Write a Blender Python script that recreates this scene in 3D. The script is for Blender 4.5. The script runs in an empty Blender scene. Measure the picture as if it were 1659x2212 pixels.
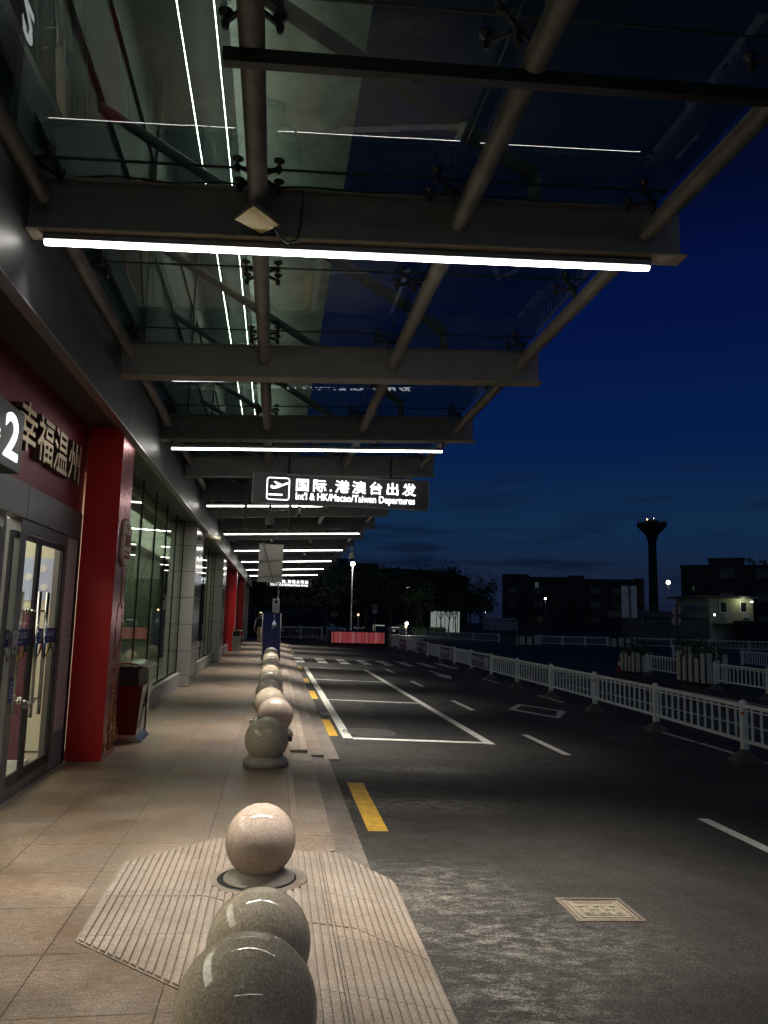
import bpy, bmesh, math, random
from mathutils import Vector, Matrix
random.seed(7)
R = math.radians
SC = bpy.context.scene
COL = SC.collection

# ---------------------------------------------------------------- camera
CAMZ = 1.6
FPX, CXP, CYP = 1661.0, 829.5, 1106.0          # focal length and centre of a 1659 x 2212 picture
Yc = Vector((-235.5, -226.0, -1661.0)).normalized()
tz = (-235.5 * .024 - 226.0) / 1661.0
Zc = Vector((.024, 1.0, tz)).normalized()
Zc = (Zc - Yc * Zc.dot(Yc)).normalized()
Xc = Yc.cross(Zc)
ROT = Matrix((Xc, Yc, Zc))
cam_d = bpy.data.cameras.new('camera')
cam = bpy.data.objects.new('camera', cam_d)
COL.objects.link(cam)
cam_d.sensor_fit = 'VERTICAL'; cam_d.sensor_height = 36.0; cam_d.sensor_width = 27.0
cam_d.lens = 36.0 * FPX / 2212.0
cam_d.clip_start = .05; cam_d.clip_end = 3000
cam.matrix_world = Matrix.Translation((0, 0, CAMZ)) @ ROT.to_4x4()
SC.camera = cam


def at(x, y, Y):
    """point at depth Y (metres along the kerb) seen at x, y of the 1659 x 2212 picture"""
    d = ROT @ Vector((x - CXP, -(y - CYP), -FPX))
    return d * (Y / d.y) + Vector((0, 0, CAMZ))


# ---------------------------------------------------------------- world: dusk sky
W = bpy.data.worlds.new('World'); SC.world = W; W.use_nodes = True
wn = W.node_tree.nodes; wl = W.node_tree.links; wn.clear()
wo = wn.new('ShaderNodeOutputWorld'); wb = wn.new('ShaderNodeBackground')
tc = wn.new('ShaderNodeTexCoord'); sx = wn.new('ShaderNodeSeparateXYZ'); rp = wn.new('ShaderNodeValToRGB')
wl.new(tc.outputs['Generated'], sx.inputs[0]); wl.new(sx.outputs['Z'], rp.inputs[0])
rp.color_ramp.interpolation = 'EASE'
els = [(0.0, (.0070, .0105, .0270)), (.045, (.0085, .0158, .0390)), (.12, (.0052, .0225, .0640)), (.24, (.0018, .0120, .0680)),
       (.38, (.0012, .0062, .0540)), (.52, (.0010, .0030, .0200)), (.68, (.0012, .0022, .0085)), (1.0, (.0012, .0022, .0070))]
cr = rp.color_ramp
cr.elements[0].position = els[0][0]; cr.elements[0].color = (*els[0][1], 1)
cr.elements[1].position = els[-1][0]; cr.elements[1].color = (*els[-1][1], 1)
for p_, c_ in els[1:-1]:
    e_ = cr.elements.new(p_); e_.color = (*c_, 1)
# a few thin low clouds
mp = wn.new('ShaderNodeMapping'); mp.inputs['Scale'].default_value = (3.0, 3.0, 26.0)
nz = wn.new('ShaderNodeTexNoise'); nz.inputs['Scale'].default_value = 2.2; nz.inputs['Detail'].default_value = 5
wl.new(tc.outputs['Generated'], mp.inputs[0]); wl.new(mp.outputs[0], nz.inputs[0])
cl = wn.new('ShaderNodeMapRange'); cl.inputs[1].default_value = .50; cl.inputs[2].default_value = .66
wl.new(nz.outputs[0], cl.inputs[0])
band = wn.new('ShaderNodeMapRange'); band.inputs[1].default_value = .22; band.inputs[2].default_value = .08
wl.new(sx.outputs['Z'], band.inputs[0])
mu = wn.new('ShaderNodeMath'); mu.operation = 'MULTIPLY'; wl.new(cl.outputs[0], mu.inputs[0]); wl.new(band.outputs[0], mu.inputs[1])
mx = wn.new('ShaderNodeMix'); mx.data_type = 'RGBA'
wl.new(mu.outputs[0], mx.inputs[0]); wl.new(rp.outputs[0], mx.inputs[6]); mx.inputs[7].default_value = (.004, .009, .026, 1)
# added unseen glow low in the sky behind the camera, brightens signs and railings
gd = wn.new('ShaderNodeVectorMath'); gd.operation = 'DOT_PRODUCT'; gd.inputs[1].default_value = Vector((-.15, -1.0, .12)).normalized()
wl.new(tc.outputs['Generated'], gd.inputs[0])
gm = wn.new('ShaderNodeMapRange'); gm.inputs[1].default_value = .55; gm.inputs[2].default_value = 1.0; wl.new(gd.outputs['Value'], gm.inputs[0])
gs = wn.new('ShaderNodeVectorMath'); gs.operation = 'SCALE'; gs.inputs[0].default_value = (.062, .086, .094); wl.new(gm.outputs[0], gs.inputs['Scale'])
ga = wn.new('ShaderNodeVectorMath'); ga.operation = 'ADD'; wl.new(mx.outputs[2], ga.inputs[0]); wl.new(gs.outputs[0], ga.inputs[1])
wl.new(ga.outputs[0], wb.inputs[0]); wb.inputs[1].default_value = 1.0; wl.new(wb.outputs[0], wo.inputs[0])

SC.view_settings.view_transform = 'Standard'; SC.view_settings.look = 'None'
SC.view_settings.gamma = 1; SC.view_settings.exposure = 0.0; SC.view_settings.use_curve_mapping = False
try:
    SC.cycles.use_denoising = True; SC.cycles.max_bounces = 8; SC.cycles.diffuse_bounces = 3; SC.cycles.glossy_bounces = 4
    SC.cycles.transparent_max_bounces = 12; SC.cycles.transmission_bounces = 4
    SC.cycles.sample_clamp_indirect = 3.0; SC.cycles.caustics_reflective = False; SC.cycles.caustics_refractive = False
except Exception:
    pass
LAMP_GLOW = 20.0       # surface of the canopy tubes
LAMP_WATT = 78.0      # light each canopy tube throws down


# ---------------------------------------------------------------- materials
def new_mat(name):
    m = bpy.data.materials.new(name); m.use_nodes = True
    n = m.node_tree.nodes; n.clear()
    o = n.new('ShaderNodeOutputMaterial')
    return m, n, m.node_tree.links, o


def mat(name, col, rough=.5, metal=0.0, noise=0.0, nscale=8.0, bump=0.0, bscale=60.0, spec=.5, coat=0.0, aniso=0.0):
    m, n, l, o = new_mat(name)
    b = n.new('ShaderNodeBsdfPrincipled'); l.new(b.outputs[0], o.inputs[0])
    b.inputs['Base Color'].default_value = (*col, 1); b.inputs['Roughness'].default_value = rough
    b.inputs['Metallic'].default_value = metal; b.inputs['Specular IOR Level'].default_value = spec
    b.inputs['Coat Weight'].default_value = coat
    b.inputs['Coat Roughness'].default_value = .08
    t = n.new('ShaderNodeTexCoord')
    if noise > 0:
        z = n.new('ShaderNodeTexNoise'); z.inputs['Scale'].default_value = nscale; z.inputs['Detail'].default_value = 6; z.inputs['Roughness'].default_value = .65
        l.new(t.outputs['Object'], z.inputs[0])
        r = n.new('ShaderNodeMapRange'); r.inputs[1].default_value = .3; r.inputs[2].default_value = .7
        r.inputs[3].default_value = 1 - noise; r.inputs[4].default_value = 1 + noise
        l.new(z.outputs[0], r.inputs[0])
        v = n.new('ShaderNodeVectorMath'); v.operation = 'SCALE'; v.inputs[0].default_value = col
        l.new(r.outputs[0], v.inputs['Scale']); l.new(v.outputs[0], b.inputs['Base Color'])
        r2 = n.new('ShaderNodeMapRange'); r2.inputs[3].default_value = max(0, rough - .08); r2.inputs[4].default_value = min(1, rough + .12)
        l.new(z.outputs[0], r2.inputs[0]); l.new(r2.outputs[0], b.inputs['Roughness'])
    if bump > 0:
        z = n.new('ShaderNodeTexNoise'); z.inputs['Scale'].default_value = bscale; z.inputs['Detail'].default_value = 4
        l.new(t.outputs['Object'], z.inputs[0])
        bm_ = n.new('ShaderNodeBump'); bm_.inputs['Strength'].default_value = bump; bm_.inputs['Distance'].default_value = .01
        l.new(z.outputs[0], bm_.inputs['Height']); l.new(bm_.outputs[0], b.inputs['Normal'])
    return m


def emit(name, col, s):
    m, n, l, o = new_mat(name)
    e = n.new('ShaderNodeEmission'); e.inputs[0].default_value = (*col, 1); e.inputs[1].default_value = s
    l.new(e.outputs[0], o.inputs[0]); return m


def glass(name, tint, refl=1.0, dirt=0.0, dirtcol=(.3, .32, .28), rough=.0, ior=1.52, k=1.0):
    m, n, l, o = new_mat(name)
    tr = n.new('ShaderNodeBsdfTransparent'); tr.inputs[0].default_value = (*tint, 1)
    gl = n.new('ShaderNodeBsdfGlossy'); gl.inputs['Roughness'].default_value = rough; gl.inputs[0].default_value = (refl, refl, refl, 1)
    fr = n.new('ShaderNodeFresnel'); fr.inputs[0].default_value = ior
    mu = n.new('ShaderNodeMath'); mu.operation = 'MULTIPLY'; mu.inputs[1].default_value = k; mu.use_clamp = True
    l.new(fr.outputs[0], mu.inputs[0])
    a = n.new('ShaderNodeMixShader'); l.new(mu.outputs[0], a.inputs[0]); l.new(tr.outputs[0], a.inputs[1]); l.new(gl.outputs[0], a.inputs[2])
    last = a
    if dirt > 0:
        t = n.new('ShaderNodeTexCoord')
        z = n.new('ShaderNodeTexNoise'); z.inputs['Scale'].default_value = 2.6; z.inputs['Detail'].default_value = 8; z.inputs['Roughness'].default_value = .7
        l.new(t.outputs['Object'], z.inputs[0])
        r = n.new('ShaderNodeMapRange'); r.inputs[1].default_value = .35; r.inputs[2].default_value = .75; r.inputs[3].default_value = dirt * .3; r.inputs[4].default_value = dirt
        l.new(z.outputs[0], r.inputs[0])
        d = n.new('ShaderNodeBsdfDiffuse'); d.inputs[0].default_value = (*dirtcol, 1)
        tl = n.new('ShaderNodeBsdfTranslucent'); tl.inputs[0].default_value = (*dirtcol, 1)
        ad = n.new('ShaderNodeMixShader'); ad.inputs[0].default_value = .5
        l.new(d.outputs[0], ad.inputs[1]); l.new(tl.outputs[0], ad.inputs[2])
        b = n.new('ShaderNodeMixShader'); l.new(r.outputs[0], b.inputs[0]); l.new(a.outputs[0], b.inputs[1]); l.new(ad.outputs[0], b.inputs[2])
        last = b
    l.new(last.outputs[0], o.inputs[0]); return m


def granite(name, c1, c2, rough, speck=220.0, tile=None, dark=(.03, .025, .02), darkamt=.25, bump=.05, joint=.0035, off=(0, 0), patch=.25, spec=.5, mott=0.0, stain=(.80, .62, .50)):
    """speckled stone; tile=(sx, sy) adds thin dark joints and a slightly different tone per slab"""
    m, n, l, o = new_mat(name)
    b = n.new('ShaderNodeBsdfPrincipled'); l.new(b.outputs[0], o.inputs[0]); b.inputs['Specular IOR Level'].default_value = spec
    t = n.new('ShaderNodeTexCoord')
    z = n.new('ShaderNodeTexNoise'); z.inputs['Scale'].default_value = speck; z.inputs['Detail'].default_value = 3; z.inputs['Roughness'].default_value = .7
    l.new(t.outputs['Object'], z.inputs[0])
    cr_ = n.new('ShaderNodeValToRGB'); e = cr_.color_ramp.elements
    e[0].position = .38; e[0].color = (*c1, 1); e[1].position = .62; e[1].color = (*c2, 1)
    l.new(z.outputs[0], cr_.inputs[0])
    v = n.new('ShaderNodeTexVoronoi'); v.inputs['Scale'].default_value = speck * .55; l.new(t.outputs['Object'], v.inputs[0])
    vm = n.new('ShaderNodeMapRange'); vm.inputs[1].default_value = .22; vm.inputs[2].default_value = .12
    l.new(v.outputs['Distance'], vm.inputs[0])
    vk = n.new('ShaderNodeMath'); vk.operation = 'MULTIPLY'; vk.inputs[1].default_value = darkamt * 2; vk.use_clamp = True; l.new(vm.outputs[0], vk.inputs[0])
    mx1 = n.new('ShaderNodeMix'); mx1.data_type = 'RGBA'; l.new(vk.outputs[0], mx1.inputs[0]); l.new(cr_.outputs[0], mx1.inputs[6]); mx1.inputs[7].default_value = (*dark, 1)
    z2 = n.new('ShaderNodeTexNoise'); z2.inputs['Scale'].default_value = 2.3; z2.inputs['Detail'].default_value = 7; z2.inputs['Roughness'].default_value = .6
    l.new(t.outputs['Object'], z2.inputs[0])
    pr = n.new('ShaderNodeMapRange'); pr.inputs[1].default_value = .3; pr.inputs[2].default_value = .7; pr.inputs[3].default_value = 1 - patch; pr.inputs[4].default_value = 1 + patch
    l.new(z2.outputs[0], pr.inputs[0])
    sc = n.new('ShaderNodeVectorMath'); sc.operation = 'SCALE'; l.new(mx1.outputs[2], sc.inputs[0]); l.new(pr.outputs[0], sc.inputs['Scale'])
    col = sc.outputs[0]
    if mott:
        mpm = n.new('ShaderNodeMapping'); mpm.inputs['Scale'].default_value = (.55, 1.5, 1); l.new(t.outputs['Object'], mpm.inputs[0])
        z3 = n.new('ShaderNodeTexNoise'); z3.inputs['Scale'].default_value = 26; z3.inputs['Detail'].default_value = 8; z3.inputs['Roughness'].default_value = .85
        l.new(mpm.outputs[0], z3.inputs[0])
        q3 = n.new('ShaderNodeMapRange'); q3.inputs[1].default_value = .34; q3.inputs[2].default_value = .66; q3.inputs[3].default_value = 1 - mott; q3.inputs[4].default_value = 1 + mott
        l.new(z3.outputs[0], q3.inputs[0])
        s3 = n.new('ShaderNodeVectorMath'); s3.operation = 'SCALE'; l.new(col, s3.inputs[0]); l.new(q3.outputs[0], s3.inputs['Scale'])
        z4 = n.new('ShaderNodeTexNoise'); z4.inputs['Scale'].default_value = 1.3; z4.inputs['Detail'].default_value = 9; z4.inputs['Roughness'].default_value = .75
        l.new(t.outputs['Object'], z4.inputs[0])
        q4 = n.new('ShaderNodeMapRange'); q4.inputs[1].default_value = .42; q4.inputs[2].default_value = .66; l.new(z4.outputs[0], q4.inputs[0])
        m4 = n.new('ShaderNodeMix'); m4.data_type = 'RGBA'; m4.blend_type = 'MULTIPLY'; l.new(q4.outputs[0], m4.inputs[0]); l.new(s3.outputs[0], m4.inputs[6]); m4.inputs[7].default_value = (*stain, 1)
        col = m4.outputs[2]
    rr = n.new('ShaderNodeMapRange'); rr.inputs[1].default_value = .3; rr.inputs[2].default_value = .7; rr.inputs[3].default_value = max(.02, rough - .1 * (rough > .2)); rr.inputs[4].default_value = rough + .12 * (rough > .2)
    l.new(z2.outputs[0], rr.inputs[0]); rough_out = rr.outputs[0]
    h = n.new('ShaderNodeBump'); h.inputs['Strength'].default_value = bump; h.inputs['Distance'].default_value = .004
    l.new(z.outputs[0], h.inputs['Height']); l.new(h.outputs[0], b.inputs['Normal'])
    if tile:
        mp_ = n.new('ShaderNodeMapping'); mp_.inputs['Location'].default_value = (off[0], off[1], 0); l.new(t.outputs['Object'], mp_.inputs[0])
        br = n.new('ShaderNodeTexBrick'); br.offset = 0; br.squash = 1
        br.inputs['Scale'].default_value = 1; br.inputs['Brick Width'].default_value = tile[0]; br.inputs['Row Height'].default_value = tile[1]
        br.inputs['Mortar Size'].default_value = joint; br.inputs['Mortar Smooth'].default_value = .3
        br.inputs['Color1'].default_value = (.86, .87, .88, 1); br.inputs['Color2'].default_value = (1.10, 1.07, 1.04, 1); br.inputs['Mortar'].default_value = (.16, .15, .14, 1)
        l.new(mp_.outputs[0], br.inputs[0])
        m2 = n.new('ShaderNodeVectorMath'); m2.operation = 'MULTIPLY'; l.new(col, m2.inputs[0]); l.new(br.outputs['Color'], m2.inputs[1]); col = m2.outputs[0]
        h2 = n.new('ShaderNodeBump'); h2.inputs['Strength'].default_value = .5; h2.inputs['Distance'].default_value = .003; h2.invert = True
        l.new(br.outputs['Fac'], h2.inputs['Height']); l.new(h.outputs[0], h2.inputs['Normal']); l.new(h2.outputs[0], b.inputs['Normal'])
    l.new(col, b.inputs['Base Color']); l.new(rough_out, b.inputs['Roughness'])
    return m


def asphalt(name):
    m, n, l, o = new_mat(name)
    b = n.new('ShaderNodeBsdfPrincipled'); l.new(b.outputs[0], o.inputs[0])
    b.inputs['Specular IOR Level'].default_value = .35
    t = n.new('ShaderNodeTexCoord')

    def noise(s, d=4, r=.6, vec=None):
        z = n.new('ShaderNodeTexNoise'); z.inputs['Scale'].default_value = s; z.inputs['Detail'].default_value = d; z.inputs['Roughness'].default_value = r
        l.new(vec or t.outputs['Object'], z.inputs[0]); return z.outputs[0]

    def rng(i, a, b_, c=0.0, d=1.0):
        r = n.new('ShaderNodeMapRange'); r.inputs[1].default_value = a; r.inputs[2].default_value = b_; r.inputs[3].default_value = c; r.inputs[4].default_value = d
        l.new(i, r.inputs[0]); return r.outputs[0]

    def math_(op, a, b_=None):
        q = n.new('ShaderNodeMath'); q.operation = op; q.use_clamp = op != 'ADD' and op != 'SUBTRACT'
        for i_, s in enumerate((a, b_)):
            if s is None: continue
            if isinstance(s, (int, float)): q.inputs[i_].default_value = s
            else: l.new(s, q.inputs[i_])
        return q.outputs[0]
    fine = noise(85, 6, .85); big = noise(.55, 6, .65); mid = noise(4.5, 7, .75)
    base = n.new('ShaderNodeValToRGB'); e = base.color_ramp.elements
    e[0].position = .36; e[0].color = (.014, .0135, .0125, 1); e[1].position = .68; e[1].color = (.175, .158, .135, 1)
    k = base.color_ramp.elements.new(.52); k.color = (.042, .038, .032, 1)
    l.new(fine, base.inputs[0])
    sc = n.new('ShaderNodeVectorMath'); sc.operation = 'SCALE'; l.new(base.outputs[0], sc.inputs[0]); l.new(rng(big, .3, .7, .55, 1.45), sc.inputs['Scale'])
    # pale dusty scuffs beside the ramp, at 1.4 m from the kerb
    sep = n.new('ShaderNodeSeparateXYZ'); l.new(t.outputs['Object'], sep.inputs[0])
    patches = None
    for cx_, cy_, rx_, ry_ in ((1.1, 5.1, .85, .9), (1.4, 4.4, 1.1, .8), (1.5, 7.5, 1.3, .35), (1.2, 3.8, .6, .7), (1.9, 9.3, .9, .3)):
        dx = math_('DIVIDE', math_('ABSOLUTE', math_('SUBTRACT', sep.outputs[0], cx_)), rx_)
        dy = math_('DIVIDE', math_('ABSOLUTE', math_('SUBTRACT', sep.outputs[1], cy_)), ry_)
        q = n.new('ShaderNodeVectorMath'); q.operation = 'LENGTH'
        cmb = n.new('ShaderNodeCombineXYZ')
        dx2 = n.new('ShaderNodeMath'); dx2.operation = 'SUBTRACT'; l.new(sep.outputs[0], dx2.inputs[0]); dx2.inputs[1].default_value = cx_
        dx3 = n.new('ShaderNodeMath'); dx3.operation = 'DIVIDE'; l.new(dx2.outputs[0], dx3.inputs[0]); dx3.inputs[1].default_value = rx_
        dy2 = n.new('ShaderNodeMath'); dy2.operation = 'SUBTRACT'; l.new(sep.outputs[1], dy2.inputs[0]); dy2.inputs[1].default_value = cy_
        dy3 = n.new('ShaderNodeMath'); dy3.operation = 'DIVIDE'; l.new(dy2.outputs[0], dy3.inputs[0]); dy3.inputs[1].default_value = ry_
        l.new(dx3.outputs[0], cmb.inputs[0]); l.new(dy3.outputs[0], cmb.inputs[1]); l.new(cmb.outputs[0], q.inputs[0])
        f_ = rng(q.outputs['Value'], 1.0, .1)
        patches = f_ if patches is None else math_('MAXIMUM', patches, f_)
    mp_ = n.new('ShaderNodeMapping'); mp_.inputs['Scale'].default_value = (1, 2.2, 1); l.new(t.outputs['Object'], mp_.inputs[0])
    streak = rng(noise(6.0, 10, .9, mp_.outputs[0]), .48, .60)
    scuff = math_('MULTIPLY', math_('MULTIPLY', streak, patches), rng(fine, .40, .60))
    mx_ = n.new('ShaderNodeMix'); mx_.data_type = 'RGBA'; l.new(scuff, mx_.inputs[0]); l.new(sc.outputs[0], mx_.inputs[6]); mx_.inputs[7].default_value = (.60, .55, .47, 1)
    # scattered pale chips
    v = n.new('ShaderNodeTexVoronoi'); v.inputs['Scale'].default_value = 14; l.new(t.outputs['Object'], v.inputs[0])
    chip = math_('MULTIPLY', rng(v.outputs['Distance'], .10, .05), rng(noise(3.0, 2, .5), .55, .7))
    mx2 = n.new('ShaderNodeMix'); mx2.data_type = 'RGBA'; l.new(chip, mx2.inputs[0]); l.new(mx_.outputs[2], mx2.inputs[6]); mx2.inputs[7].default_value = (.25, .23, .2, 1)
    l.new(mx2.outputs[2], b.inputs['Base Color'])
    l.new(rng(mid, .3, .7, .62, .88), b.inputs['Roughness'])
    bp = n.new('ShaderNodeBump'); bp.inputs['Strength'].default_value = .55; bp.inputs['Distance'].default_value = .006
    l.new(fine, bp.inputs['Height']); l.new(bp.outputs[0], b.inputs['Normal'])
    return m


def paint(name, col, wear=.45):
    m, n, l, o = new_mat(name)
    b = n.new('ShaderNodeBsdfPrincipled'); l.new(b.outputs[0], o.inputs[0]); b.inputs['Roughness'].default_value = .6
    t = n.new('ShaderNodeTexCoord')
    z = n.new('ShaderNodeTexNoise'); z.inputs['Scale'].default_value = 14; z.inputs['Detail'].default_value = 8; z.inputs['Roughness'].default_value = .8
    l.new(t.outputs['Object'], z.inputs[0])
    r = n.new('ShaderNodeMapRange'); r.inputs[1].default_value = .62; r.inputs[2].default_value = .44; l.new(z.outputs[0], r.inputs[0])
    r.inputs[3].default_value = 1 - wear; r.inputs[4].default_value = 1
    mx_ = n.new('ShaderNodeMix'); mx_.data_type = 'RGBA'; l.new(r.outputs[0], mx_.inputs[0]); mx_.inputs[6].default_value = (.05, .045, .04, 1); mx_.inputs[7].default_value = (*col, 1)
    l.new(mx_.outputs[2], b.inputs['Base Color'])
    return m


def leafmat(name, c):
    return mat(name, c, .6, 0, .5, 3.0)


M = dict(
    pave=granite('pavement granite', (.118, .090, .068), (.35, .28, .218), .40, 130, (.6, .6), darkamt=.15, off=(.41, .15), patch=.30, bump=.12, spec=.4, mott=.50, stain=(.88, .72, .58)),
    strip=granite('grey border granite', (.25, .23, .20), (.42, .39, .34), .42, 150, (.9, .9), darkamt=.15, off=(.3, .1), bump=.1),
    kerb=granite('kerb granite', (.16, .135, .11), (.34, .29, .24), .62, 90, (3.0, 1.02), darkamt=.3, patch=.35, bump=.35, mott=.35),
    gutter=granite('gutter granite', (.13, .115, .10), (.29, .255, .22), .7, 80, (3.0, 1.02), darkamt=.35, off=(0, .4), patch=.4, bump=.4, mott=.4),
    ramp=granite('ramp granite', (.24, .20, .165), (.46, .395, .325), .55, 110, (.75, .62), darkamt=.2, off=(.38, .13), patch=.25, bump=.3, mott=.22, stain=(.9, .78, .68)),
    groove=granite('shaded ramp groove', (.20, .165, .135), (.40, .33, .27), .8, 90, darkamt=.4),  # shade between the ribs put into a darker stone colour
    pink=granite('pink ball granite', (.50, .385, .30), (.72, .585, .49), .045, 110, darkamt=.06, patch=.10, bump=0, mott=.12, stain=(.92, .86, .80)),
    cream=granite('cream ball granite', (.46, .37, .27), (.68, .57, .43), .045, 110, darkamt=.06, patch=.10, bump=0, mott=.12, stain=(.92, .86, .80)),
    grey=granite('olive grey ball granite', (.47, .40, .31), (.80, .70, .56), .045, 110, darkamt=.10, patch=.12, bump=0, mott=.18, stain=(.88, .84, .74)),
    base=granite('ball base granite', (.24, .215, .175), (.44, .39, .32), .35, 150, darkamt=.25, bump=.1),
    asphalt=asphalt('asphalt'),
    white=paint('white road paint', (.80, .78, .70)), yellow=paint('yellow road paint', (.72, .42, .04), .5),
    steel=mat('grey painted steel', (.18, .178, .18), .42, .0, .18, 5, .05), tube=mat('dull steel tube', (.185, .175, .16), .42, .35, .35, 3.5, .05),
    flange=mat('dusty pale flange', (.36, .31, .24), .6, 0, .25, 6), dark=mat('black steel', (.012, .012, .012), .45),
    alum=mat('aluminium', (.42, .42, .42), .35, .8), alu_grey=mat('grey aluminium panel', (.21, .21, .205), .36, .45, .06, 3),
    fascia=mat('charcoal fascia panel', (.075, .08, .082), .42, .35, .08, 2), soffit=mat('dark soffit panel', (.085, .082, .08), .45, .3, .08, 2),
    red=mat('red column panel', (.56, .014, .018), .34, .0, .05, 3, 0, 60, .5), redface=mat('polished red column panel', (.46, .10, .13), .27, .8),
    wine=mat('wine red wall panel', (.26, .028, .045), .36, .5, .10, 2.5), gold=mat('brass lettering', (.88, .70, .42), .34, .35, .08, 4),
    golddk=mat('brown letter sides', (.09, .05, .025), .5, .2), goldline=mat('gold line art', (.52, .27, .06), .45, .3),
    tile=mat('grey tile panel', (.50, .48, .45), .42, .15, .05, 2.5, 0, 60, .5), tileface=mat('polished tile panel', (.33, .33, .34), .16, .75),
    creamwall=mat('cream wall panel', (.80, .77, .66), .38, .0, .05, 3), joint=mat('black joint', (.006, .006, .006), .6),
    steelpol=mat('brushed stainless steel', (.55, .54, .52), .16, 1.0, .08, 30), binred=mat('bin red side', (.12, .006, .010), .35, .3),
    screen=mat('dark board', (.034, .035, .036), .38, .2), glow=emit('white lit lettering', (.93, .97, 1.0), 2.1),
    lamp=emit('tube lamp diffuser', (1.0, .955, .88), LAMP_GLOW), lampfar=emit('roof lamp', (1.0, 1.0, .94), 70),
    spot=emit('distant lamp', (1, .95, .85), 9.0), warm=emit('warm distant lamp', (1, .62, .30), 5.0), redlight=emit('red tail lamp', (1, .10, .05), 3.0),
    led=emit('red led board', (1, .16, .18), .30),
    canopy=glass('canopy glass', (.30, .41, .33), .95, .15, (.11, .22, .225), k=.15), window=glass('window glass', (.72, .80, .72), 1.0, .0, k=.62),
    door=glass('door glass', (.96, .98, .95), .8, .0, k=.22), seam=mat('silicone seam', (.01, .013, .012), .5),
    yellowpanel=mat('yellowed lamp cover', (.56, .42, .12), .32, 0, .2, 9), cable=mat('black cable', (.008, .008, .008), .5),
    fence=mat('white painted railing', (.78, .79, .78), .42, 0, .08, 6), fencebase=mat('railing cement foot', (.10, .095, .088), .8, 0, .25, 12),
    blue=mat('blue vinyl', (.012, .028, .20), .5, 0, .1, 3), bluebanner=mat('blue banner', (.012, .035, .22), .5), letterw=mat('white print', (.7, .72, .74), .5),
    signback=mat('sign back aluminium', (.42, .41, .37), .42, .35, .10, 3), signwhite=mat('white sign face', (.62, .62, .60), .45), signred=mat('red sign paint', (.35, .01, .015), .4),
    navy=mat('navy sign paint', (.02, .02, .07), .5), cement=mat('concrete', (.30, .29, .27), .8, 0, .15, 2), bldg=mat('weathered render wall', (.16, .155, .15), .8, 0, .2, .4),
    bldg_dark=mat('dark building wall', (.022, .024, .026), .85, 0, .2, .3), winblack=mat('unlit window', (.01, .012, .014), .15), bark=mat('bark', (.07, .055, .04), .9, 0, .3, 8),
    leaf=leafmat('dark leaves', (.035, .06, .022)), leaf2=leafmat('hedge leaves', (.05, .085, .03)), soil=mat('soil', (.03, .022, .016), .9), carw=mat('white car paint', (.30, .31, .32), .25, .1, 0, 1, 0, 1, .5, .6),
    card=mat('dark car paint', (.02, .022, .028), .22, .3, 0, 1, 0, 1, .5, .6), tyre=mat('tyre rubber', (.012, .012, .012), .8), carglass=mat('car glass', (.01, .012, .015), .06),
    skin=mat('skin', (.42, .25, .18), .55), vest=mat('dark vest', (.012, .013, .017), .8), sleeve=mat('grey sleeve', (.30, .30, .31), .8), trousers=mat('beige trousers', (.42, .36, .29), .8, 0, .1, 9), shoe=mat('black shoe', (.01, .01, .01), .5),
    cap=mat('pale yellow cap', (.78, .80, .55), .7), hair=mat('black hair', (.01, .008, .007), .6), orange=mat('orange cone plastic', (.34, .035, .02), .5),
    poster=mat('pale blue poster', (.42, .50, .72), .5), plastic=mat('white plastic', (.66, .66, .62), .45), interior=mat('interior wall', (.62, .60, .47), .7),
    interior_floor=mat('interior stone floor', (.36, .34, .29), .2), dim=mat('dim hall wall', (.30, .32, .26), .6, 0, .1, .7), amber=mat('amber reflector', (.5, .12, .02), .4),
    bagfilm=mat('translucent plastic bag', (.30, .33, .40), .4), kiosk=mat('white booth panel', (.75, .78, .76), .5), roofpanel=mat('pale roof soffit panel', (.88, .90, .84), .55, 0, .35, 1.3), roofdark=mat('teal grey roof strip', (.05, .07, .075), .4),
    planterw=mat('white planter slat', (.58, .56, .50), .6, 0, .15, 4), purple=mat('maroon print', (.10, .012, .04), .5),
)


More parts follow.
